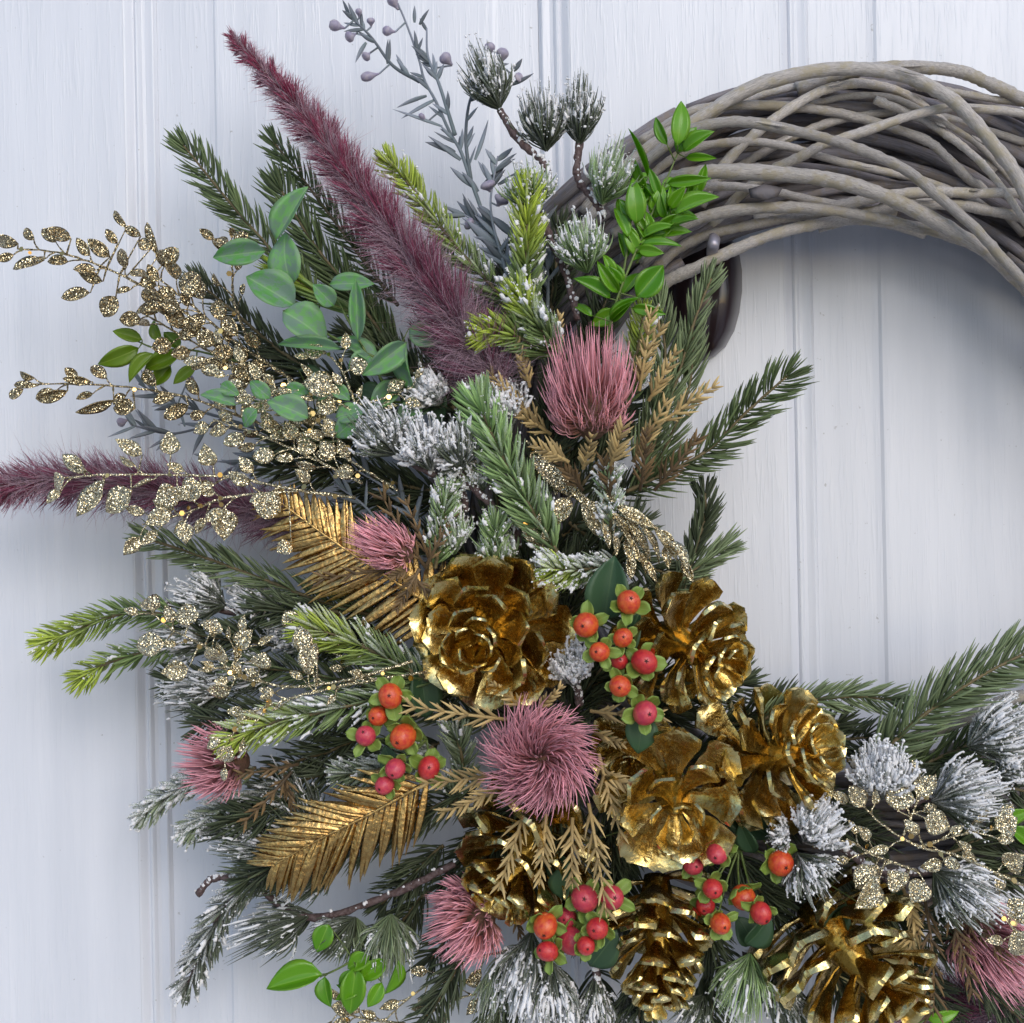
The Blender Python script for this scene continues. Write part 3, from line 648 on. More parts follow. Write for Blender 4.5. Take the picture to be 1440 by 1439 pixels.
# grey filler twigs with buds ---------------------------------------------------------------------------
def grey_twig(label, stems, buds=(), leaves=(), auto=26, L=34, w=5, sw=5, group=None, dens=1):
    t = thing('grey_wax_twig', label, 'twig', P(*stems[0][-1]), group); Cs = []
    for s in stems:
        C = spline(s, 40); Cs.append(C); mb = MB(); sweep(mb, C[::-1], (sw*.5*K*np.linspace(1.2, .5, 40))[None], 6, cap=True); build(mb, 'stem', M['greyleaf'], t)
    A = np.vstack(Cs)
    def bl(B, d, ln, wd):
        v = np.linspace(0, 1, 7)[:, None]; sdv = nrm(np.cross(d, CAMD)); S = B+d*ln*v+sdv*rng.uniform(-.14, .14)*ln*v*v
        mb = MB(); sweep(mb, S, (wd*.5*K*np.array([.6, .9, 1.05, 1., .8, .5, .06]))[None], 6, .3, ref=CAMD+rng.normal(0, .25, 3)); build(mb, 'leaf', M['greyleaf'], t)
    for k in range(auto):
        C = Cs[rng.integers(len(Cs))]; i = rng.integers(1, 36); T = nrm(C[i-1]-C[i+1]); a = rng.choice([-1, 1])*rng.uniform(.3, .85)
        bl(C[i], nrm(T*math.cos(a)+np.cross(T, CAMD)*math.sin(a)+CAMD*rng.uniform(-.3, .4)), L*K*rng.uniform(.6, 1.1), w*rng.uniform(.7, 1.1))
    for (x0, y0, x1, y1, wd) in leaves:
        c = A[np.linalg.norm(A-P(x0, y0, stems[0][0][2]), axis=1).argmin()]; h = -c[1]*1000; B, E = P(x0, y0, h), P(x1, y1, h+2); bl(B, (E-B)/np.linalg.norm(E-B), np.linalg.norm(E-B), wd)
    for (x0, y0, x1, y1, r) in buds:
        c = A[np.linalg.norm(A-P(x0, y0, stems[0][0][2]), axis=1).argmin()]; h = -c[1]*1000; B, E = P(x0, y0, h), P(x1, y1, h+2)
        S = np.linspace(c, B, 6); mb = MB(); sweep(mb, S, (1.4*K*np.ones(6))[None], 5); build(mb, 'bud_stalk', M['greyleaf'], t)
        S = np.linspace(B, E, 8); mb = MB(); sweep(mb, S, (r*K*np.array([.2, .3, .5, .8, 1, 1.02, .9, .5]))[None], 9, cap=True); build(mb, 'bud', M['bud'], t)
    return t
# berries ------------------------------------------------------------------------------------------------
def berry_mesh(mat):
    mb = MB(); n, m = 14, 12; V = []
    for i in range(m+1):
        a = math.pi*i/m; r = math.sin(a); z = math.cos(a)
        if i <= 1: z -= .06*(1-i)
        V += [(r*math.cos(2*math.pi*j/n)*(1+.01*math.cos(5*2*math.pi*j/n)), r*math.sin(2*math.pi*j/n), z*1.08) for j in range(n)]
    F = [(i*n+j, (i+1)*n+j, (i+1)*n+(j+1) % n, i*n+(j+1) % n) for i in range(m) for j in range(n)]
    mb.add(V, F); return mb.mesh('berry', M[mat])
BM = {}; CM = None
def berries(label, h, base, lst, sepals=True, leaves=()):
    global CM
    if not BM:
        for k in ('bo', 'br', 'bp'): BM[k] = berry_mesh(k)
        mb = MB()
        for k in range(5):
            a = k*1.257; v = np.linspace(0, 1, 4)[:, None]; S = np.array((0, 0, 1.04))+v*np.array((math.cos(a)*.2, math.sin(a)*.2, .0))+np.array((0, 0, .10))*v*(1-v)
            sweep(mb, S, np.array([[.05, .045, .03, .008]]), 4)
        CM = mb.mesh('berry_mark', M['calyx'])
    t = thing('berry_cluster', label, 'berries', P(base[0], base[1], h-25), 'clusters of red and orange artificial berries')
    for (x, y, r, kk, *o) in lst:
        dz = o[0] if o else 0; hh = h+dz+rng.uniform(-3, 3); c = P(x, y, hh)
        b0 = P(base[0], base[1], h-25); out = nrm((c-b0)*[1, 0, 1]*.9+CAMD*.02+rng.normal(0, .002, 3)); ax = nrm(out*.35+CAMD*.95+rng.normal(0, .34, 3))
        if o and len(o) > 1: ax = nrm(np.array((o[1][0], -o[1][2], -o[1][1]), float))
        Q = Vector(ax).to_track_quat('Z', 'Y').to_matrix().to_4x4()
        W = Matrix.Translation(c) @ Q @ Matrix.Rotation(rng.random()*6.28, 4, 'Z') @ Matrix.Diagonal((r*K*rng.uniform(.9, 1.06), r*K*rng.uniform(.9, 1.06), r*K*rng.uniform(.92, 1.18), 1))
        ob = put('berry', BM[kk], t, W); put('berry_mark', CM, ob, W.copy())
        st = c-ax*r*K*.9; mid = (st+b0)/2+CAMD*-.004; stem(t, spline(np.array([b0, mid, st]), 10), 3.6, 'stemg', k=6)
        if sepals:
            x1 = nrm(np.cross(ax, CAMD+np.array((.1, 0, .2)))); y1 = np.cross(ax, x1); p0 = rng.random()*6.28
            for j in range(5):
                a = p0+j*1.257+rng.normal(0, .12); rd = math.cos(a)*x1+math.sin(a)*y1
                B = st+rd*r*K*.15; E = st+rd*r*K*rng.uniform(1.5, 2.1)+ax*r*K*rng.uniform(.2, .9)
                X = nrm(E-B); Z = nrm(ax-X*(ax@X)); Y = np.cross(Z, X); L = np.linalg.norm(E-B); wd = r*K*rng.uniform(1.05, 1.4)
                put('sepal', LV['sepal'][rng.integers(4)], t, Matrix(((X[0]*L, Y[0]*wd, Z[0]*L, B[0]), (X[1]*L, Y[1]*wd, Z[1]*L, B[1]), (X[2]*L, Y[2]*wd, Z[2]*L, B[2]), (0, 0, 0, 1))))
    for (x0, y0, x1, y1, wd, *o) in leaves:
        dz = o[0] if o else -14; leaf(t, 'deep', P(x0, y0, h+dz), P(x1, y1, h+dz+4), wd)
    return t
# pine cones ---------------------------------------------------------------------------------------------
def scale_mesh(seed):
    r = np.random.default_rng(seed+40); nu, nv = 10, 7; u = np.linspace(0, 1, nu); V = []
    hw = np.interp(u, [0, .15, .35, .6, .8, .92, .98, 1], [.08, .09, .13, .24, .35, .35, .27, .10])
    for sd in (1, -1):
        for i, a in enumerate(u):
            for j in range(nv):
                b = -1+2*j/(nv-1); th = np.interp(a, [0, .6, .84, .95, 1], [.04, .045, .10, .105, .07])
                cup = .13*abs(b)**2*hw[i]*2.0*(1 if a < .9 else .6); arch = .09*a*a - .03*math.sin(a*3.1)
                lip = .03*math.exp(-((a-.93)/.07)**2); umbo = .045*math.exp(-((a-.86)/.07)**2-(b/.35)**2)
                z = arch+cup+(lip if sd > 0 else 0) + (th*.5 if sd > 0 else -th*.5-umbo)*(1-.35*b*b)
                V.append((a+.012*r.standard_normal()*(a > .5), b*hw[i]*(1+.05*r.standard_normal()*(a > .4)), z+.006*r.standard_normal()))
    F = []; V0 = list(V); W2 = len(V)
    rim_light = [max(np.clip((u[i]-.80)/.10, 0, 1), np.clip((abs(-1+2*j/(nv-1))-.72)/.2, 0, 1)*np.clip((u[i]-.3)*3, 0, 1)) for i in range(nu) for j in range(nv)]; rim_light = [.12+.88*q for q in rim_light]*2
    for i in range(nu-1):
        for j in range(nv-1):
            a = i*nv+j; b = a+nu*nv; F += [(a, a+nv, a+nv+1, a+1), (b, b+1, b+nv+1, b+nv)]
    rim = [i*nv for i in range(nu)]+[(nu-1)*nv+j for j in range(1, nv)]+[i*nv+nv-1 for i in range(nu-2, -1, -1)]+[j for j in range(nv-2, 0, -1)]
    m = len(rim); V = V0+[V0[q] for q in rim]+[V0[q+nu*nv] for q in rim]     # own vertices keep the rim crisp
    F += [(W2+k, W2+m+k, W2+m+(k+1) % m, W2+(k+1) % m) for k in range(m)]
    mb = MB(); mb.add(V, F, frost=np.array(rim_light+[1.]*(2*m))); return mb.mesh('scale', M['gold'])  # frost channel here masks painted shade: dark faces, light-catching rims
SM = []
def cone(label, c, axis, Rpx, Lpx, n=46, e0=-12, e1=68, twist=0., sw=1.0, prof=(.86, 1., .92, .76, .58, .40)):
    n = int(n*.84); sw *= .82; e0 -= 6; e1 -= 4
    if not SM: SM.extend(scale_mesh(i) for i in range(5))
    cc = P(*c); ax = nrm(np.array((axis[0], -axis[2], -axis[1]), float)); t = thing('gold_pine_cone', label, 'pine cone', cc, 'gold painted pine cones')
    s1 = nrm(np.cross(ax, np.array((.13, .2, 1)))); s2 = np.cross(ax, s1); L = Lpx*K
    mb = MB(); S = np.array([cc+ax*L*(x-.5) for x in np.linspace(0, .95, 8)]); sweep(mb, S, (Rpx*K*np.array([.20, .26, .26, .24, .2, .16, .1, .04]))[None], 10, cap=True); build(mb, 'axis', M['gold'], t)
    for i in range(n):
        f = i/(n-1); az = twist+i*2.39996+rng.normal(0, .06); e = R(e0+(e1-e0)*f**1.15)+rng.normal(0, .14)
        rad = math.cos(az)*s1+math.sin(az)*s2; LL = Rpx*K*np.interp(f, np.linspace(0, 1, len(prof)), prof)*rng.uniform(.93, 1.07)
        B = cc+ax*L*(f*.86-.5)+rad*Rpx*K*.10; X = nrm(rad*math.cos(e)+ax*math.sin(e)); Z = nrm(ax-X*(ax@X)); Y = np.cross(Z, X)
        ro = rng.normal(0, .22); Y, Z = Y*math.cos(ro)+Z*math.sin(ro), Z*math.cos(ro)-Y*math.sin(ro); wd = LL*sw*rng.uniform(.9, 1.1)
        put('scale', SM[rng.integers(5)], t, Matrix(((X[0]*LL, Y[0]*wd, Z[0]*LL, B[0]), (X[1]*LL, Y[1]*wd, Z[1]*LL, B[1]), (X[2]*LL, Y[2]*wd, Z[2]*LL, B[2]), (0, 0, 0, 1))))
    return t
# ------------------------------------------------------------------ purple plumes
grass('long maroon feather grass plume slanting from the upper left down to the middle', [(333,58,60),(430,172,74),(500,265,84),(580,365,94),(650,460,100),(705,550,100)], [16,32,40,48,56,64], 2600, 8000)
grass('mauve feather grass plume lying level at the left edge', [(-25,690,60),(80,678,62),(200,685,62),(320,708,62),(430,742,66)], [30,40,46,46,44], 1700, 5000, grey=.6)
grass('dark fuzzy plume tucked into the bottom right corner under the brown bracts', [(1250,1400,40),(1350,1410,44),(1500,1450,50)], [50,55,60], 900, 3000)
# ------------------------------------------------------------------ spruce sprigs
S = lambda lab, pts, **k: sprig(lab, pts, **k)
S('dark green spruce sprig, topmost at the upper left beside the maroon plume', [(258,205,50),(330,290,60),(395,370,70),(450,440,76)], n=240, L=50, ang=40, flat=.8)
S('spruce sprig tip peeping out behind the upper half of the maroon plume', [(385,200,44),(440,272,50),(500,350,60),(560,430,66)], n=170, L=40, ang=40)
S('long needled spruce sprig right behind the mint leaves', [(392,262,52),(440,340,60),(500,420,68),(560,500,76)], n=210, L=58, ang=36, w=3.6, flat=.85)
S('short dark spruce sprig between the bronze spray and the mint leaves', [(275,395,60),(330,440,66),(390,490,70),(450,530,74)], n=170, L=40, ang=42, mat='dark')
S('olive spruce sprig showing through gaps beside the mint leaves', [(430,330,40),(480,400,50),(530,470,60),(580,540,66)], n=160, L=50, ang=38, mat='dark')
S('blue green spruce sprig pointing left under the mauve plume', [(205,757,56),(290,785,66),(370,815,72),(450,845,80),(540,870,84)], n=270, L=50, ang=36, mat='teal', flat=.75)
S('upright spruce sprig reaching right across the white door inside the ring', [(1108,528,90),(1050,580,86),(985,640,84),(880,692,84)], n=210, L=50, ang=48, flat=.9)
S('narrow dark spruce tip inside the ring above the right gold cone', [(992,692,70),(988,735,76),(976,785,80),(950,850,84)], n=190, L=38, ang=38, mat='dark')
S('small light green spruce tip beside the narrow dark one', [(1022,770,74),(985,795,80),(930,830,84)], n=90, L=42, ang=30, mat='teal')
S('dark spruce sprig under the fern-like glitter leaves', [(975,815,70),(920,800,76),(860,775,80),(800,735,84)], n=190, L=42, mat='dark', ang=50)
S('grey green spruce sprig in front of the bronze knocker', [(1000,392,80),(975,450,84),(955,520,84),(930,600,84),(905,670,84)], n=160, L=42, ang=30, mat='teal', w=3.6)
S('grey green spruce sprig between the pink thistle and the knocker', [(925,425,80),(935,500,82),(920,580,84),(890,650,84)], n=160, L=46, ang=34, mat='teal')
S('blue green spruce sprig right of the brown bracts', [(975,470,72),(968,540,74),(940,620,76),(905,690,80)], n=120, L=44, ang=32, mat='teal')
S('long spruce sprig arching up to the right edge below the ring opening', [(1470,905,100),(1380,950,104),(1300,1005,104),(1225,1075,100)], n=260, L=62, ang=44, mat='teal', w=4, flat=.85)
S('dark spruce sprig lying level above the right gold cone', [(1260,985,80),(1190,980,84),(1120,990,88),(1060,1020,90)], n=190, L=40, mat='teal', ang=40)
S('dark spruce sprig at the lower right edge behind the snowy tufts', [(1470,1120,70),(1400,1105,74),(1330,1110,78),(1270,1130,80)], n=200, L=56, mat='dark')
S('dark spruce sprig below the long arching one', [(1460,1010,66),(1380,1040,70),(1310,1070,74),(1250,1100,78)], n=190, L=56, mat='spruce')
S('dark spruce sprig left of the lowest glitter spray on the right', [(1450,1180,66),(1390,1180,70),(1330,1200,74)], n=140, L=56, mat='dark')
S('green spruce sprig under the lower left glitter spray', [(330,940,70),(420,945,76),(500,960,82),(580,985,86)], n=220, L=40, mat='spruce', frost=.15)
S('dark green sprig behind the left thistle', [(370,1110,60),(430,1095,66),(500,1080,70),(570,1050,76)], n=190, L=44, mat='dark', frost=.15)
S('small bright tipped needle bundle beside the folded mint leaf', [(412,392,84),(450,415,86),(510,448,88)], n=60, L=70, ang=12, mat='young', young=.9, w=4, tw=3)
# frosted, light-tipped
F = dict(mat='young', young=1., name='frosted_sprig', cat='frosted sprig', flat=.4, frost=.5, snow=.25)
def SF(lab, pts, **k): q = dict(F); q.update(k); sprig(lab, pts, **q)
SF('bright tipped green sprig farthest out to the left above the door moulding', [(62,905,60),(110,885,62),(180,862,64),(270,868,66)], n=230, L=36, frost=.12, snow=.03, young=.9)
SF('small bright tipped sprig just under the farthest left one', [(112,955,56),(160,930,60),(250,905,64)], n=140, L=34, frost=.2, snow=.06)
SF('bright green tipped sprig covering the edge of the left thistle', [(325,1040,110),(390,1015,110),(460,1000,108),(560,975,104)], n=270, L=40, frost=.4, snow=.25)
SF('frosted sprig left of the biggest pair of gold cones', [(432,880,100),(490,900,102),(550,930,102),(610,960,100)], n=260, L=44, frost=.35, snow=.15)
SF('yellow green frosted sprig upright beside the snowy top branch', [(742,262,108),(742,330,108),(738,400,106),(745,470,100)], n=320, L=36, frost=.2, snow=.14, w=3.8, mat='young', young=1.4)
SF('yellow tipped frosted sprig pointing left beside the plume end', [(680,468,112),(720,470,110),(775,500,106)], n=180, L=36, frost=.12, snow=.07, w=4.2, young=1.5)
SF('yellow tipped frosted sprig above the pink thistle on its left', [(728,408,110),(750,450,112),(790,500,106)], n=220, L=36, frost=.3, snow=.22, w=4, young=1.3)
SF('large pale frosted sprig running down the middle of the wreath', [(672,565,118),(700,630,120),(738,700,118),(785,780,112)], n=340, L=48, frost=.3, snow=.1, mat='fresh', young=.9, w=3.8)
SF('yellow tipped sprig disappearing behind the maroon plume', [(545,222,70),(590,280,76),(640,345,82),(700,410,88),(745,460,92)], n=300, L=34, frost=.25, snow=.08, w=3.6, mat='young')
SF('small frosted sprig tip facing out beside the dark berry leaf', [(775,800,122),(815,802,116),(870,795,104)], n=190, L=34, frost=.6, snow=.5)
SF('small green frosted sprig above the left gold cone', [(628,690,112),(622,730,112),(612,800,106)], n=170, L=30, frost=.35, snow=.35, mat='fresh', young=0)
SF('green frosted sprig just left of the glitter twig above the left cone', [(700,735,112),(695,770,112),(690,825,104)], n=170, L=30, frost=.3, snow=.25, mat='fresh', young=0)
SF('snow capped little sprig under the brown bracts of the pink thistle', [(856,668,122),(858,700,118),(856,770,108)], n=110, L=26, frost=.8, snow=.6, mat='fresh', young=.2)
SF('fresh green sprig behind the right bracts of the pink thistle', [(905,440,96),(895,500,94),(880,570,90)], n=130, L=30, frost=.2, snow=.1)
SF('pale fuzzy sprig farthest left under the left thistle', [(200,1148,56),(240,1115,60),(300,1090,64),(360,1080,68)], n=260, L=30, frost=.75, snow=.45, young=0, mat='teal', w=4)
SF('pale fuzzy short sprig beside the dark bract tip', [(262,1172,56),(305,1140,60),(370,1120,64)], n=190, L=28, frost=.65, snow=.35, young=0, mat='teal', w=4)
SF('drooping brown snowy sprig lowest on the left', [(262,1388,50),(290,1325,54),(320,1270,58),(370,1230,64)], n=230, L=38, frost=.6, snow=.3, young=0, mat='dark', w=4, twig='twig')
SF('dull frosted sprig at the lower left over the bare stem', [(300,1165,60),(350,1175,62),(430,1180,66)], n=200, L=34, frost=.4, snow=.15, young=0, mat='dark')
SF('frosted green sprig left of the mid thistle under the berries', [(480,1090,86),(540,1080,88),(610,1050,88)], n=190, L=34, frost=.45, snow=.25, young=0, mat='teal')
SF('grey frosted sprig between the berries and the mid thistle', [(640,1030,96),(650,1070,96),(640,1130,90)], n=150, L=32, frost=.3, snow=.1, young=0, mat='teal')
# ------------------------------------------------------------------ snowy branches with needle tufts
snow_branch('snow dusted branch with egg-shaped needle tufts at the top of the wreath',
 [[(703,155,84),(728,195,86),(766,232,88),(772,262,88)], [(815,200,86),(812,250,88),(838,285,92),(850,305,92)], [(740,262,84),(780,350,90),(800,400,94),(812,450,98)]],
 [((703,155,86),(668,66,84),74), ((768,214,88),(757,122,90),80), ((815,204,88),(818,112,90),68), ((846,288,98),(872,200,104),80, dict(mat='fresh', frost=.4, snow=.35)),
  ((750,295,96),(738,232,100),86, dict(mat='fresh', frost=.4, snow=.5)), ((826,384,104),(812,305,108),84, dict(mat='fresh', snow=.4))], snow=.45, frost=.35)
snow_branch('snow laden branch with dark needle tufts in the centre of the wreath',
 [[(555,640,108),(600,662,108),(648,690,104),(655,720,100)], [(640,660,110),(680,700,108),(720,740,104),(730,770,100)]],
 [((558,640,112),(508,575,114),86), ((606,662,114),(585,588,114),84, dict(snow=.9, frost=.8)), ((648,660,116),(642,588,118),72, dict(snow=.3)),
  ((660,650,108),(610,640,112),60, dict(snow=.9)), ((716,610,104),(682,540,104),90, dict(snow=1., frost=1., n=240)), ((620,570,98),(585,530,96),60, dict(snow=.9, frost=.9)),
  ((680,690,104),(655,640,106),60, dict(snow=.5, mat='teal')), ((640,780,104),(622,712,108),60, dict(mat='fresh', snow=.4)), ((706,800,104),(690,742,108),66, dict(mat='fresh', snow=.3))], snow=.6)
snow_branch('snow covered branch stretching left under the blue green sprig',
 [[(235,850,56),(310,858,60),(380,870,66),(450,890,72)]],
 [((318,852,66),(245,828,66),84), ((400,875,66),(330,830,66),70, dict(snow=1., frost=.9)), ((440,885,70),(370,885,72),80, dict(snow=1., frost=.9)), ((470,900,72),(420,860,74),64, dict(snow=.8)),
  ((322,975,64),(228,980,62),84), ((400,940,66),(300,950,66),66, dict(snow=.8)), ((300,905,58),(210,900,58),60)], snow=.6, frost=.7)
snow_branch('frosted brown branch fanning out at the lower left',
 [[(345,1235,60),(430,1290,66),(540,1262,76),(640,1215,84)], [(278,1258,56),(300,1236,58),(345,1235,60)]],
 [((392,1195,68),(300,1180,66),80), ((442,1180,74),(385,1085,74),84, dict(frost=.3, snow=.15)), ((420,1230,66),(330,1225,62),80), ((440,1285,66),(325,1330,62),92), ((500,1290,72),(440,1345,70),74, dict(frost=.4, snow=.15)),
  ((550,1285,76),(545,1370,74),90, dict(mat='teal', frost=.45, snow=.2, n=260)), ((500,1290,66),(490,1350,64),70, dict(mat='teal', frost=.3, snow=.1)), ((430,1120,70),(350,1120,70),66, dict(snow=.2)), ((470,1210,74),(400,1260,72),70, dict(frost=.3))], mat='dark', frost=.5, snow=.3)
snow_branch('heavily snowed tufts hanging down at the bottom centre',
 [[(770,1300,84),(765,1360,86),(770,1400,86)], [(838,1350,96),(840,1400,96),(838,1450,90)]],
 [((748,1310,96),(722,1425,98),84, dict(snow=.9)), ((775,1350,100),(775,1470,100),84, dict(snow=1., frost=1.)), ((838,1370,96),(840,1470,96),50, dict(snow=.8)), ((700,1350,86),(688,1450,86),60, dict(mat='teal', snow=.3)), ((880,1400,80),(880,1470,80),70, dict(snow=.3))], snow=.7, frost=.8)
snow_branch('snow crusted branch with white tufts right of the gold cones',
 [[(1180,1190,112),(1215,1215,112),(1250,1240,110)], [(1200,1225,112),(1260,1228,112),(1320,1225,112)], [(1360,1105,104),(1310,1120,104),(1260,1140,100)]],
 [((1240,1125,118),(1240,1048,122),92, dict(snow=1., frost=1., n=260)), ((1130,1185,118),(1175,1140,124),80, dict(snow=1., frost=1.)), ((1120,1200,116),(1155,1262,120),84, dict(snow=.8, frost=.8)), ((1110,1175,112),(1085,1175,112),50, dict(snow=.6)),
  ((1310,1128,112),(1412,1110,116),100, dict(snow=.8, frost=.8, n=260)), ((1360,1050,104),(1460,1010,104),96, dict(snow=.8, frost=.7, n=240)), ((1312,1225,118),(1400,1290,120),92, dict(snow=.8, frost=.8, n=240)), ((1400,1090,104),(1450,1060,104),60, dict(snow=.9))], snow=.8, frost=.8)
snow_branch('frosted green tuft at the bottom between the two dark gold cones', [[(1050,1340,76),(1045,1380,80),(1045,1400,80)]], [((1055,1340,96),(1035,1440,100),90, dict(mat='fresh', n=260)), ((990,1400,84),(960,1450,84),60), ((1090,1380,90),(1120,1450,90),60)], frost=.5, snow=.35)
snow_branch('small white tuft between the left cone and the berries', [[(815,990,100),(812,970,104),(808,955,106)]], [((808,965,112),(800,905,116),58, dict(snow=1., frost=1.))], frost=1, snow=1.)
# ------------------------------------------------------------------ grey wax-flower twigs
grey_twig('grey twig with lilac buds standing highest at the top left', [[(548,-20,60),(570,30,62),(588,80,62),(597,113,64),(613,143,66),(633,187,68),(648,213,70),(662,253,74),(690,330,78)], [(483,16,58),(520,50,60),(552,92,62),(590,115,64)], [(600,40,60),(602,80,62),(618,120,66),(640,190,70)], [(700,90,66),(665,130,68),(655,190,70),(662,253,74)]],
 buds=[(485,40,463,34,8),(500,48,487,54,8),(520,75,512,82,7),(533,104,508,110,7),(556,45,538,43,7),(560,14,548,-6,8),(505,25,504,12,5),(522,38,521,25,6),(636,92,621,77,9),(688,80,689,60,8),(704,90,708,68,9),(600,172,0+590,160,4),(728,110,731,108,7)],
 leaves=[(497,28,483,13,6),(515,60,496,86,6),(583,32,582,8,5),(590,35,601,12,5),(600,135,556,146,6),(612,140,563,165,6),(622,178,552,152,5),(640,215,600,195,9),(648,225,603,190,8),(545,90,542,55,5),(716,120,752,108,6),(722,100,736,84,7),(668,225,690,170,6),(680,260,715,235,8),(664,262,632,236,8),(700,260,736,240,7),(672,270,652,240,8)], auto=44, L=32, w=6)
grey_twig('grey twig with pale frosted leaves behind the upright yellow green sprig', [[(700,220,74),(690,290,80),(705,360,84),(730,440,88)], [(650,300,72),(690,330,78),(730,400,84)], [(760,300,80),(770,380,84),(770,440,88)]],
 buds=[(690,270,684,255,11),(668,320,655,312,9),(700,290,708,276,11)], leaves=[(700,350,655,310,14),(720,330,690,300,12),(720,370,672,345,11)], auto=54, L=42, w=8)
grey_twig('dull violet twig pointing left under the glittered leaves', [[(185,598,44),(240,610,46),(310,600,48),(400,625,50),(480,680,56)], [(195,540,44),(250,568,46),(320,590,48),(400,615,50)], [(320,660,46),(380,640,50),(450,660,56)]],
 buds=[(262,540,270,530,6),(180,590,165,596,7)], leaves=[(210,600,190,575,5),(260,600,248,562,5),(285,640,272,640,5)], auto=54, L=44, w=7)
grey_twig('thin grey stems between the small thistle and the snowy branch', [[(470,680,84),(520,720,86),(560,790,88)], [(500,660,84),(560,700,86),(600,760,88)]], auto=20, L=50, w=8)
# ------------------------------------------------------------------ green leaves
leafy('green_leaf_stem', 'glossy bright green leafy stem lying over the left end of the willow rods', 'leafy stem', 'bright', [[(962,195,96),(930,270,100),(900,340,104),(868,420,106),(850,490,100)], [(985,270,98),(935,310,102),(895,370,104)], [(890,250,98),(885,330,102),(870,420,104)]],
 [(953,204,961,138,26),(938,204,920,164,15),(960,213,1002,182,24),(951,213,978,178,24),(911,249,884,180,9),(964,222,1007,222,12),(938,258,1000,251,18),(896,315,891,249,28),(907,267,889,227,18),(920,307,933,260,26),(942,293,964,262,18),(949,302,1011,276,28),(942,320,982,307,16),(884,333,864,291,18),(902,342,958,340,14),(880,364,871,324,17),(898,351,933,356,17),(858,420,807,391,24),(895,418,933,373,36),(876,413,898,382,24),(867,438,831,458,24),(889,433,936,442,17),(833,444,804,424,14),(862,391,849,356,16)], 104, extra=34, dh=9)
leafy('green_leaf_stem', 'olive green leafy tip poking out left between two bronze sprays', 'leafy stem', 'lime', [[(187,477,56),(220,490,58),(273,493,60),(340,510,62)]],
 [(200,478,158,465,18),(195,490,137,515,27),(227,480,213,450,18),(253,490,230,467,19),(217,497,178,535,23),(253,497,203,520,25),(240,515,213,543,22),(275,515,243,540,17)], 58, dh=5)
leafy('green_leaf_stem', 'bright green leaves hanging clear of the wreath at the bottom left', 'leafy stem', 'bright', [[(450,1374,76),(480,1360,78),(520,1335,80)], [(500,1400,78),(520,1370,80),(560,1330,80)]],
 [(453,1370,374,1390,42),(456,1374,462,1418,27),(462,1300,445,1340,30),(500,1360,492,1430,36),(545,1350,505,1378,26),(537,1382,517,1418,22),(500,1365,478,1400,28),(520,1345,486,1362,26),(560,1350,540,1400,26)], 82, extra=3, dh=4)
leafy('green_leaf_stem', 'small dark green leaves at the bottom right corner and edge', 'leafy stem', 'bright', [[(1450,1150,86),(1420,1160,84),(1380,1170,80)]], [(1400,1155,1450,1140,22),(1420,1165,1455,1190,24)], 86)
leafy('green_leaf_stem', 'single green leaf at the bottom edge near the corner', 'leafy stem', 'bright', [[(1310,1430,92),(1290,1440,90),(1270,1450,86)]], [(1305,1435,1350,1425,18)], 92)
leafy('mint_leaf_stem', 'pale mint green pointed leaves around the upper left of the wreath', 'leafy stem', 'mint', [[(378,345,84),(400,400,88),(440,455,92),(500,490,96),(570,520,98)], [(463,400,90),(500,470,96),(540,540,98)]],
 [(388,338,432,262,30),(373,353,299,362,32),(408,402,394,326,44),(415,430,346,388,46),(463,400,526,398,24),(504,480,500,393,20,6),(398,437,462,478,48),(480,490,388,481,18,5),(530,508,475,466,32),(571,482,510,528,30,4),(570,480,575,550,34,4),(575,462,620,482,32),(560,540,520,575,28),(590,560,560,610,28),(470,430,440,400,24),(520,500,490,520,24)], 100, dh=6, smat='stemg')
leafy('mint_leaf_stem', 'mid green leaves half buried among the glittered sprays', 'leafy stem', 'mint', [[(332,560,84),(400,570,88),(480,580,92),(560,570,96)]],
 [(332,569,282,552,20),(434,587,376,562,32),(310,540,334,555,18),(469,545,492,563,18),(472,587,513,576,26),(400,545,440,560,22),(440,560,470,540,20),(360,575,340,600,22),(500,590,470,615,26),(380,560,350,535,20)], 104, dh=4)
leafy('deep_leaf_stem', 'dark blue green leaves left of the snow laden branch', 'leafy stem', 'deep', [[(440,560,86),(500,560,88),(600,570,92)]],
 [(504,545,545,560,26),(562,585,612,560,34),(600,540,620,598,34),(500,580,540,560,26),(420,520,460,540,20),(520,600,560,585,26),(590,540,570,570,26)], 92, dh=4)
leafy('deep_leaf_stem', 'dark leaves deep between the lower cones', 'leafy stem', 'deep', [[(1080,1190,80),(1050,1150,86),(1020,1120,90)]], [(1010,1120,1085,1180,40),(600,900,592,985,44),(780,1200,800,1250,34),(1240,1290,1270,1250,30),(1190,1270,1150,1330,30),(1060,1330,1040,1290,36)], 92, dh=3)
# ------------------------------------------------------------------ gold ferns
gold_fern('gold fern frond behind the small pink thistle', [(393,706,96),(470,762,100),(540,808,100),(622,862,96)], 32, 84, 62, 62, 52)
gold_fern('gold fern frond pointing down left under the left berries', [(386,1216,104),(450,1180,106),(520,1145,106),(600,1100,104)], 30, 88, 80, 48, 40)
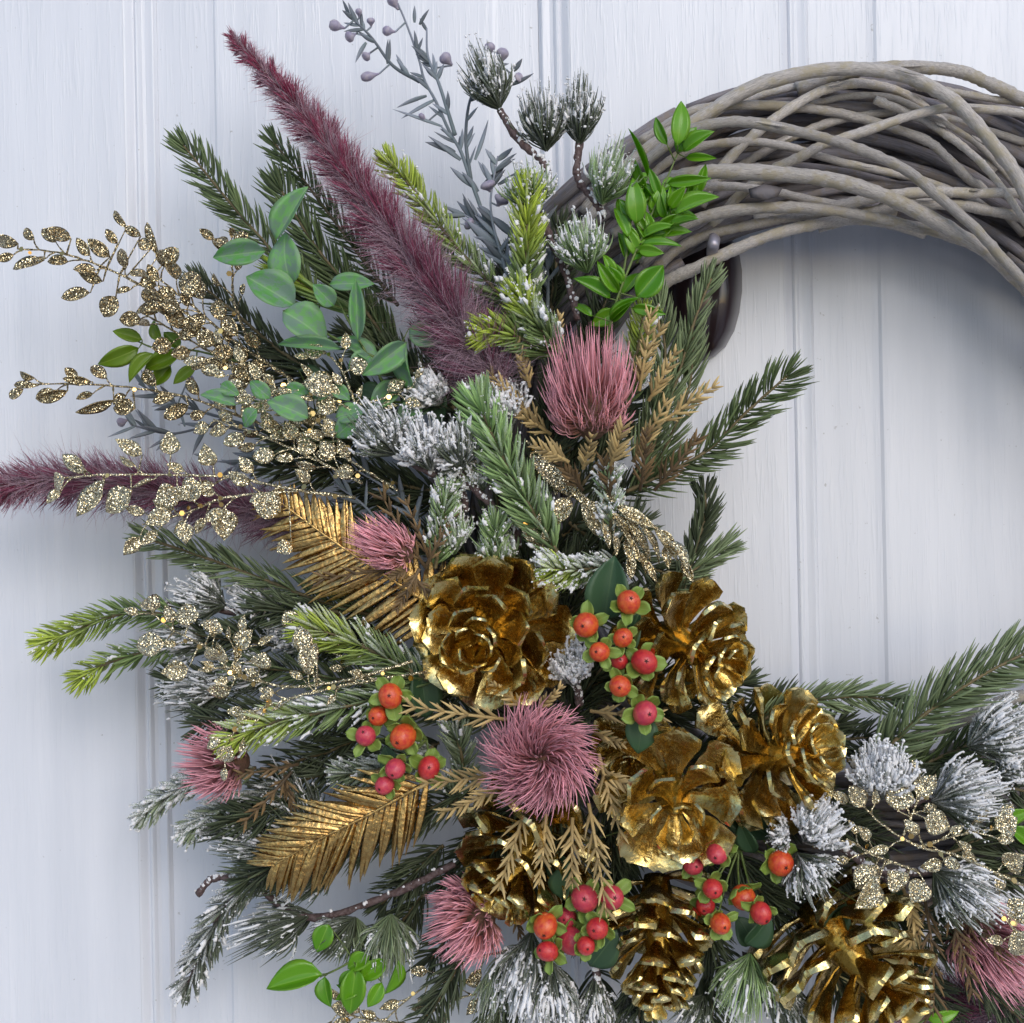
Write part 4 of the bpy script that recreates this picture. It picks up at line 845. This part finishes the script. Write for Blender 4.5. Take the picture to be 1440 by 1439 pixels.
# ------------------------------------------------------------------ gold cones
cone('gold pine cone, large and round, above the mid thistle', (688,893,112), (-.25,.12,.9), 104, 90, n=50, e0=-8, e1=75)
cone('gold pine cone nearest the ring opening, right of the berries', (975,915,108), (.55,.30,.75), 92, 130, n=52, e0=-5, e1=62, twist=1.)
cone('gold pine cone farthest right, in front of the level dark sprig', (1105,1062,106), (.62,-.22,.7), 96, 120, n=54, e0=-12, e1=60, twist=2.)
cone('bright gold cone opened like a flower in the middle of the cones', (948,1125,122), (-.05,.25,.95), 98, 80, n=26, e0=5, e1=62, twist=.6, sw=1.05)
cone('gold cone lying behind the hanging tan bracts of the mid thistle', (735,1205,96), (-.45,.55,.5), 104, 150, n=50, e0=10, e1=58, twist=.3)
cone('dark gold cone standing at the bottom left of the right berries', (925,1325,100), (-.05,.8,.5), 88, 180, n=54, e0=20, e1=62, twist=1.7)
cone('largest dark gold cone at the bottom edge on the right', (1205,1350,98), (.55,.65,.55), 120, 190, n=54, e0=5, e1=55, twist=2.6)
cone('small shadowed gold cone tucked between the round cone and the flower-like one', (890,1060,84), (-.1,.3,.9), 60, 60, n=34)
# ------------------------------------------------------------------ thistles
thistle('large pink thistle upright above the centre with long tan bracts', (836,640,112), (820,462,124), 70, n=430, curl=.45, w=2.3, bracts=[
 ((745,545,104),(727,471,108),30),((767,606,104),(682,524,108),42),((775,611,104),(703,566,110),30),((899,550,104),(915,432,108),38),((893,537,104),(928,453,108),30),((912,564,102),(954,492,106),34),((925,598,102),(1010,535,106),40),
 ((858,655,134),(880,598,142),44),((800,650,128),(752,622,134),40,'bract'),((820,690,116),(780,640,124),34,'bractd'),((900,690,112),(910,600,120),40,'bractd'),((860,700,118),(850,640,128),40,'bractd'),((920,690,104),(985,610,108),40,'bractd'),((780,500,100),(786,440,104),26),((890,650,110),(940,560,116),36),((820,660,124),(830,610,140),34)])
thistle('small pink thistle in front of the upper gold fern', (592,792,112), (492,742,120), 36, n=330, w=2.6, curl=.3, bmat='bractd', bracts=[((600,800,108),(525,690,110),26),((605,790,108),(575,700,110),26),((600,795,114),(640,720,112),26),((590,800,112),(555,860,116),30),((560,800,108),(440,808,112),28),((585,815,112),(620,850,112),26),((575,800,118),(548,812,124),22)])
thistle('dusky pink thistle facing straight out in the middle of the lower cones', (762,1068,108), (754,1062,162), 80, n=680, mat='pinkd', curl=0., swirl=.55, w=2.6, open_=0, spread=.8, core=.25, bracts=[
 ((712,1012,124),(568,984,132),38),((735,995,120),(690,958,126),26),((830,1000,118),(935,1008,126),34),((835,1030,116),(880,1045,122),26),((700,1088,118),(590,1102,126),46),((705,1105,118),(618,1150,122),34),((738,1140,120),(698,1252,130),40),((768,1145,120),(760,1245,130),40),((805,1150,120),(800,1250,130),46),((828,1130,120),(856,1290,134),48),((842,1085,118),(890,1110,124),36),((842,1060,118),(868,1180,128),36),((755,1000,120),(792,962,126),26)])
thistle('pink thistle lying sideways at the left edge of the wreath', (365,1075,84), (248,1062,92), 58, n=480, mat='pinkd', curl=.15, w=2.8, bmat='bractd', bracts=[((420,1075,96),(330,1085,108),26),((410,1085,90),(345,1165,96),28),((400,1090,86),(420,1150,90),26)])
thistle('pink thistle hanging low under the gold cone with hanging bracts', (708,1272,90), (600,1322,98), 66, n=480, mat='pink', curl=.1, w=2.8, bmat='bractd', bracts=[((720,1262,86),(735,1330,90),24)])
thistle('pink thistle cut off by the right edge under the snowy branch', (1330,1270,84), (1465,1400,90), 66, n=480, mat='pinkd', curl=.3, w=2.6, bmat='bractd', bracts=[((1270,1250,96),(1290,1310,104),36,'bract'),((1300,1260,98),(1310,1430,104),46),((1330,1270,98),(1365,1400,104),44),((1290,1290,98),(1262,1370,102),36,'bract'),((1350,1280,98),(1430,1360,102),40)])
# ------------------------------------------------------------------ berries
o, r_, p_ = 'bo', 'br', 'bp'
berries('orange berry cluster between the two upper gold cones', 138, (868,960), [(884,847,16,o),(824,879,16,o),(876,897,13,o,4),(843,917,14,o,4),(871,930,11,r_,-8),(906,931,17,r_,2),(872,965,14,o,4),(907,1003,17,p_,-2)], leaves=[(850,872,864,782,54),(905,1005,898,1060,40),(868,930,900,860,30,-22)])
berries('red and orange berry cluster left of the mid thistle', 128, (600,1040), [(549,979,17,o),(532,1007,14,o,-4),(514,1035,14,p_),(567,1036,17,o,4),(556,1081,14,p_,3),(541,1104,13,p_),(603,1080,16,r_,-4)], leaves=[(600,1010,590,930,44,-30),(560,1090,540,1050,30,-24)])
berries('crimson berry cluster under the hanging tan bracts at the bottom', 122, (820,1290), [(822,1264,18,p_,-2),(860,1262,17,p_),(767,1302,17,o),(840,1306,14,r_,6),(770,1338,14,r_,4),(824,1330,13,r_,6),(802,1322,18,p_,-10),(797,1290,13,p_,-12)], leaves=[(830,1360,868,1310,40,-10),(790,1265,800,1215,34,-10)])
berries('red berry cluster between the lower gold cones on the right', 120, (1040,1190), [(1008,1200,15,p_),(975,1217,13,p_,-6),(1002,1250,14,r_,3),(992,1273,13,r_,-5),(1045,1262,16,o,-5),(1013,1299,14,o,4),(1070,1284,15,r_,3),(1098,1214,17,o)], leaves=[(1050,1330,1085,1290,36,-16),(1060,1200,1040,1160,30,-20)])
# ------------------------------------------------------------------ glittered sprays
G = glit_spray
G('bronze glittered spray reaching farthest to the left at the top', [[(25,350,70),(80,355,72),(135,372,74),(200,402,76),(260,440,80),(330,500,84),(420,570,86)]],
 [(25,343,-8,337,18),(62,366,17,377,19),(100,336,62,324,19),(155,361,124,336,19),(145,396,110,377,18),(127,412,88,420,19),(163,417,145,446,26),(165,343,148,322,13),(178,320,159,296,11),(198,332,175,320,13),(222,360,203,312,12),(212,350,195,338,17),(230,370,250,350,22),(180,372,170,352,18),(240,436,190,436,24),(265,420,270,380,30)], auto=30, size=32, mat='glitd', group=None, side=22)
G('bronze glittered spray crowding the one that reaches farthest left', [[(215,385,74),(270,430,80),(330,480,86),(420,540,90)], [(200,440,70),(270,480,78),(340,520,84),(430,570,90)]], auto=56, size=36, mat='glitd', side=24, wide=.7)
G('glittered spray over the violet twig pointing left with thin leaves', [[(30,542,62),(100,540,64),(180,545,66),(260,558,70),(350,590,78),(450,630,84)]], [(52,543,18,541,11),(95,550,48,563,17),(130,537,90,532,13),(160,562,106,578,16),(190,575,160,575,26),(265,570,230,588,20)], auto=26, size=34, mat='glitd', side=20)
G('gold glittered spray lying over the mauve plume', [[(95,672,92),(150,668,94),(240,668,96),(330,672,98),(420,690,98),(500,700,96)], [(200,738,94),(260,722,96),(320,700,98),(420,690,98)]],
 [(90,672,75,688,30),(120,665,84,638,18),(145,685,110,728,34),(185,690,147,720,34),(200,640,162,618,20),(240,640,238,606,26),(250,690,218,706,32),(283,680,255,702,34),(315,715,315,760,34),(240,720,205,738,26),(260,735,262,765,22),(300,655,285,625,26),(395,720,355,700,36),(410,765,390,775,24)], auto=20, size=34, side=24, sequins=10)
G('gold glittered spray across the middle left of the wreath', [[(300,590,90),(360,610,94),(430,640,98),(510,680,100)], [(370,560,92),(420,600,96),(480,640,98),(560,690,100)]], auto=52, size=34, side=24, sequins=8, wide=.66)
G('gold glittered spray over the half buried green leaves', [[(300,500,88),(360,540,92),(430,580,96),(500,640,98)]], auto=34, size=32, side=26, sequins=8)
G('glittered twig with round leaves over the mint leaves', [[(452,490,104),(480,520,104),(500,570,102),(520,640,98)], [(580,545,104),(540,560,104),(500,570,102)], [(430,545,104),(465,560,104),(500,580,102)]],
 [(455,495,428,490,24),(492,520,516,510,24),(470,545,428,535,34),(470,580,446,560,28),(545,548,570,535,18)], auto=12, size=28, sequins=6)
G('short glittered leaf behind the topmost mint leaves', [[(312,338,70),(326,370,72),(328,420,76),(345,470,80)]], [(318,348,306,334,18),(330,345,346,328,20)], auto=6, size=26, mat='glitd')
G('gold glittered spray hanging at the left over the snowy branch', [[(205,850,102),(240,885,104),(290,910,106),(330,945,108),(400,965,110),(480,958,112),(580,930,112)], [(345,905,104),(325,945,106),(360,960,108)]],
 [(225,852,195,848,28),(265,880,262,848,30),(295,890,304,870,28),(335,912,353,885,28),(365,940,372,918,26),(230,905,188,908,30),(265,940,226,945,28),(325,968,290,972,24),(290,912,310,930,30),(320,930,300,905,22),(430,915,420,880,26),(445,905,425,930,22)], auto=16, size=26, sequins=12)
G('gold glittered twig running beside the left thistle', [[(312,1060,112),(345,1010,112),(400,985,112),(480,965,112),(600,945,110)]], [(325,1050,308,1072,24),(350,1015,340,1000,26),(440,940,425,905,26)], auto=10, size=24, sequins=8)
G('fern-like drooping glitter leaves above the right gold cone', [[(962,790,116),(930,748,118),(880,718,118),(830,705,114),(780,660,108),(740,620,104)], [(900,780,114),(870,740,116),(830,705,114)]],
 [(745,640,808,700,24),(900,735,935,790,11),(920,742,955,790,11),(880,725,920,788,12),(860,720,900,770,12),(940,760,972,806,16),(820,700,850,760,24),(800,700,778,740,26),(850,700,880,700,20),(870,715,925,745,16)], auto=16, size=40, wide=.34, side=16, droop=.7, sequins=2)
G('small glittered twig rising beside the left gold cone', [[(745,740,116),(765,790,112),(750,850,106)]], [(755,760,735,740,18),(760,800,775,770,16)], auto=8, size=24, side=14, sequins=1)
G('bronze glittered spray at the bottom left edge under the thistle', [[(520,1455,58),(580,1400,64),(650,1355,80),(720,1335,88)], [(560,1465,60),(620,1415,70),(690,1392,84),(740,1370,86)], [(478,1422,50),(510,1432,52),(570,1440,60)]], [(495,1420,465,1415,24)], auto=52, size=34, side=24, mat='glit', sequins=8)
G('gold glittered spray winding over the snowy tufts on the right', [[(1205,1120,124),(1235,1155,126),(1290,1190,126),(1350,1205,126),(1450,1250,124)], [(1400,1165,122),(1345,1175,124),(1290,1192,126)], [(1300,1100,122),(1285,1140,124),(1270,1175,126)], [(1190,1180,120),(1235,1205,122),(1290,1225,122)]],
 [(1290,1120,1310,1090,24),(1262,1140,1268,1100,34),(1215,1135,1195,1105,26),(1300,1150,1335,1165,32),(1400,1165,1430,1150,34),(1410,1215,1440,1205,38),(1230,1220,1205,1250,34),(1300,1240,1280,1270,30),(1235,1240,1205,1280,34),(1270,1250,1250,1225,30)], auto=22, size=30, sequins=12)
G('gold glittered leaves at the right edge near the bottom corner', [[(1400,1270,120),(1420,1300,120),(1460,1340,116)]], [(1420,1290,1450,1270,34),(1425,1310,1450,1345,36)], auto=6, size=34, sequins=4)
G('glittered twig leaves behind the mid thistle and left cone', [[(430,900,96),(520,940,96),(600,960,96)]], [(415,880,400,860,24)], auto=10, size=24)
# ------------------------------------------------------------------ dark filler sprigs deep between everything
FG = 'spruce sprigs filling the deep gaps'
ANCH = {'large pink thistle': (825,550), 'small pink thistle': (530,765), 'mid dusky thistle': (760,1065), 'left thistle': (300,1065), 'low hanging thistle': (655,1300), 'round gold cone': (688,893), 'cone at the ring opening': (985,905), 'rightmost gold cone': (1115,1058), 'flower-like gold cone': (950,1120), 'bottom dark cone': (930,1330), 'largest dark cone': (1205,1345), 'cone under the tan bracts': (735,1220), 'upper gold fern': (500,780), 'lower gold fern': (500,1160), 'orange berries': (865,910), 'left berries': (560,1030), 'bottom crimson berries': (810,1300), 'right berries': (1030,1250), 'maroon plume': (600,400), 'mauve plume': (200,690), 'mint leaves': (430,400), 'bright green leaves': (900,350), 'snow laden branch': (600,630), 'snow crusted branch': (1240,1150), 'long arching sprig': (1350,980), 'bare brown stem': (470,1280), 'bottom glitter spray': (600,1400), 'hanging snowy tufts': (770,1400), 'pale frosted sprig': (720,660), 'fern-like glitter leaves': (900,740), 'yellow green frosted sprig': (742,360), 'knocker': (1000,440), 'half buried green leaves': (420,570), 'brown-bracted corner thistle': (1390,1330)}
USED = set()
def gap_label(x, y):
    ks = sorted(ANCH, key=lambda k: (ANCH[k][0]-x)**2+(ANCH[k][1]-y)**2)
    k0 = ks[0]; dx, dy = x-ANCH[k0][0], y-ANCH[k0][1]
    for k1 in ks[1:6]:
        for wd in ('dark filler sprig %s the %s towards the %s' % (('left of' if dx < 0 else 'right of') if abs(dx) > abs(dy) else ('above' if dy < 0 else 'under'), k0, k1),):
            if wd not in USED: USED.add(wd); return wd
    return wd
for i, (x, y, a) in enumerate([(520,560,2.6),(450,620,3.2),(560,680,2.9),(480,740,3.0),(620,520,1.8),(700,520,1.6),(780,560,1.4),(860,600,.9),(660,620,2),(760,660,1.2),(840,720,.6),(600,760,2.8),(700,760,1.6),(800,800,.8),(880,850,.2),(560,850,3.1),(480,900,3.3),(600,960,3.2),(500,1000,3.4),(450,1060,3.5),(560,1060,3.4),(640,1000,3),(700,980,2),(820,980,1),(900,1020,.3),(620,1130,3.6),(520,1180,3.6),(580,1230,3.9),(660,1200,4),(760,1180,4.3),(860,1180,4.8),(640,1300,4.1),(720,1380,4.4),(620,1400,4.2),(820,1260,4.7),(880,1240,4.8),(980,1180,5.2),(1060,1240,5.3),(1000,1320,5),(1120,1280,5.6),(1200,1240,5.7),(1280,1300,5.6),(1360,1300,5.9),(1100,1400,5),(1000,1420,4.8),(900,1420,4.6),(1180,1160,5.9),(1300,1380,5.4),(1400,1230,6.1),(1400,1400,5.5),(1250,1080,6.1),(1180,1040,.1),(720,420,1.7),(640,420,2.1),(840,460,1.3),(780,380,1.5),(400,520,2.8),(420,860,3.1),(1050,1010,.4),(990,980,.3),(560,700,3.0),(640,860,3),(930,960,.2),(1150,1130,6),(760,820,1.2),(860,780,.9),(700,1180,4.1),(800,1120,4.5),(840,960,.4),(340,1010,3.3),(380,1140,3.4),(330,900,3.0),(700,840,2.6),(740,800,1.8),(800,860,1.0),(1010,1060,.3),(1060,1130,5.9),(600,540,2.4),(540,500,2.6),(440,660,3.1),(300,960,3.1),(400,1210,3.6),(1130,1045,.5),(1080,1060,.2),(1250,1350,5.6),(1200,1420,5.2),(780,1420,4.6),(840,1420,4.8),(560,1300,4.0),(700,1440,4.5),(840,650,1.0),(800,620,1.5)]):
    L_ = 120; h = 58+10*((i*7) % 4)
    sprig(gap_label(x, y), [(x+math.cos(a)*L_*.5, y-math.sin(a)*L_*.5, h-8), (x, y, h), (x-math.cos(a)*L_*.5, y+math.sin(a)*L_*.5, h)], n=120, L=46, ang=50, mat='dark', group=FG, flat=.4, w=3.4)
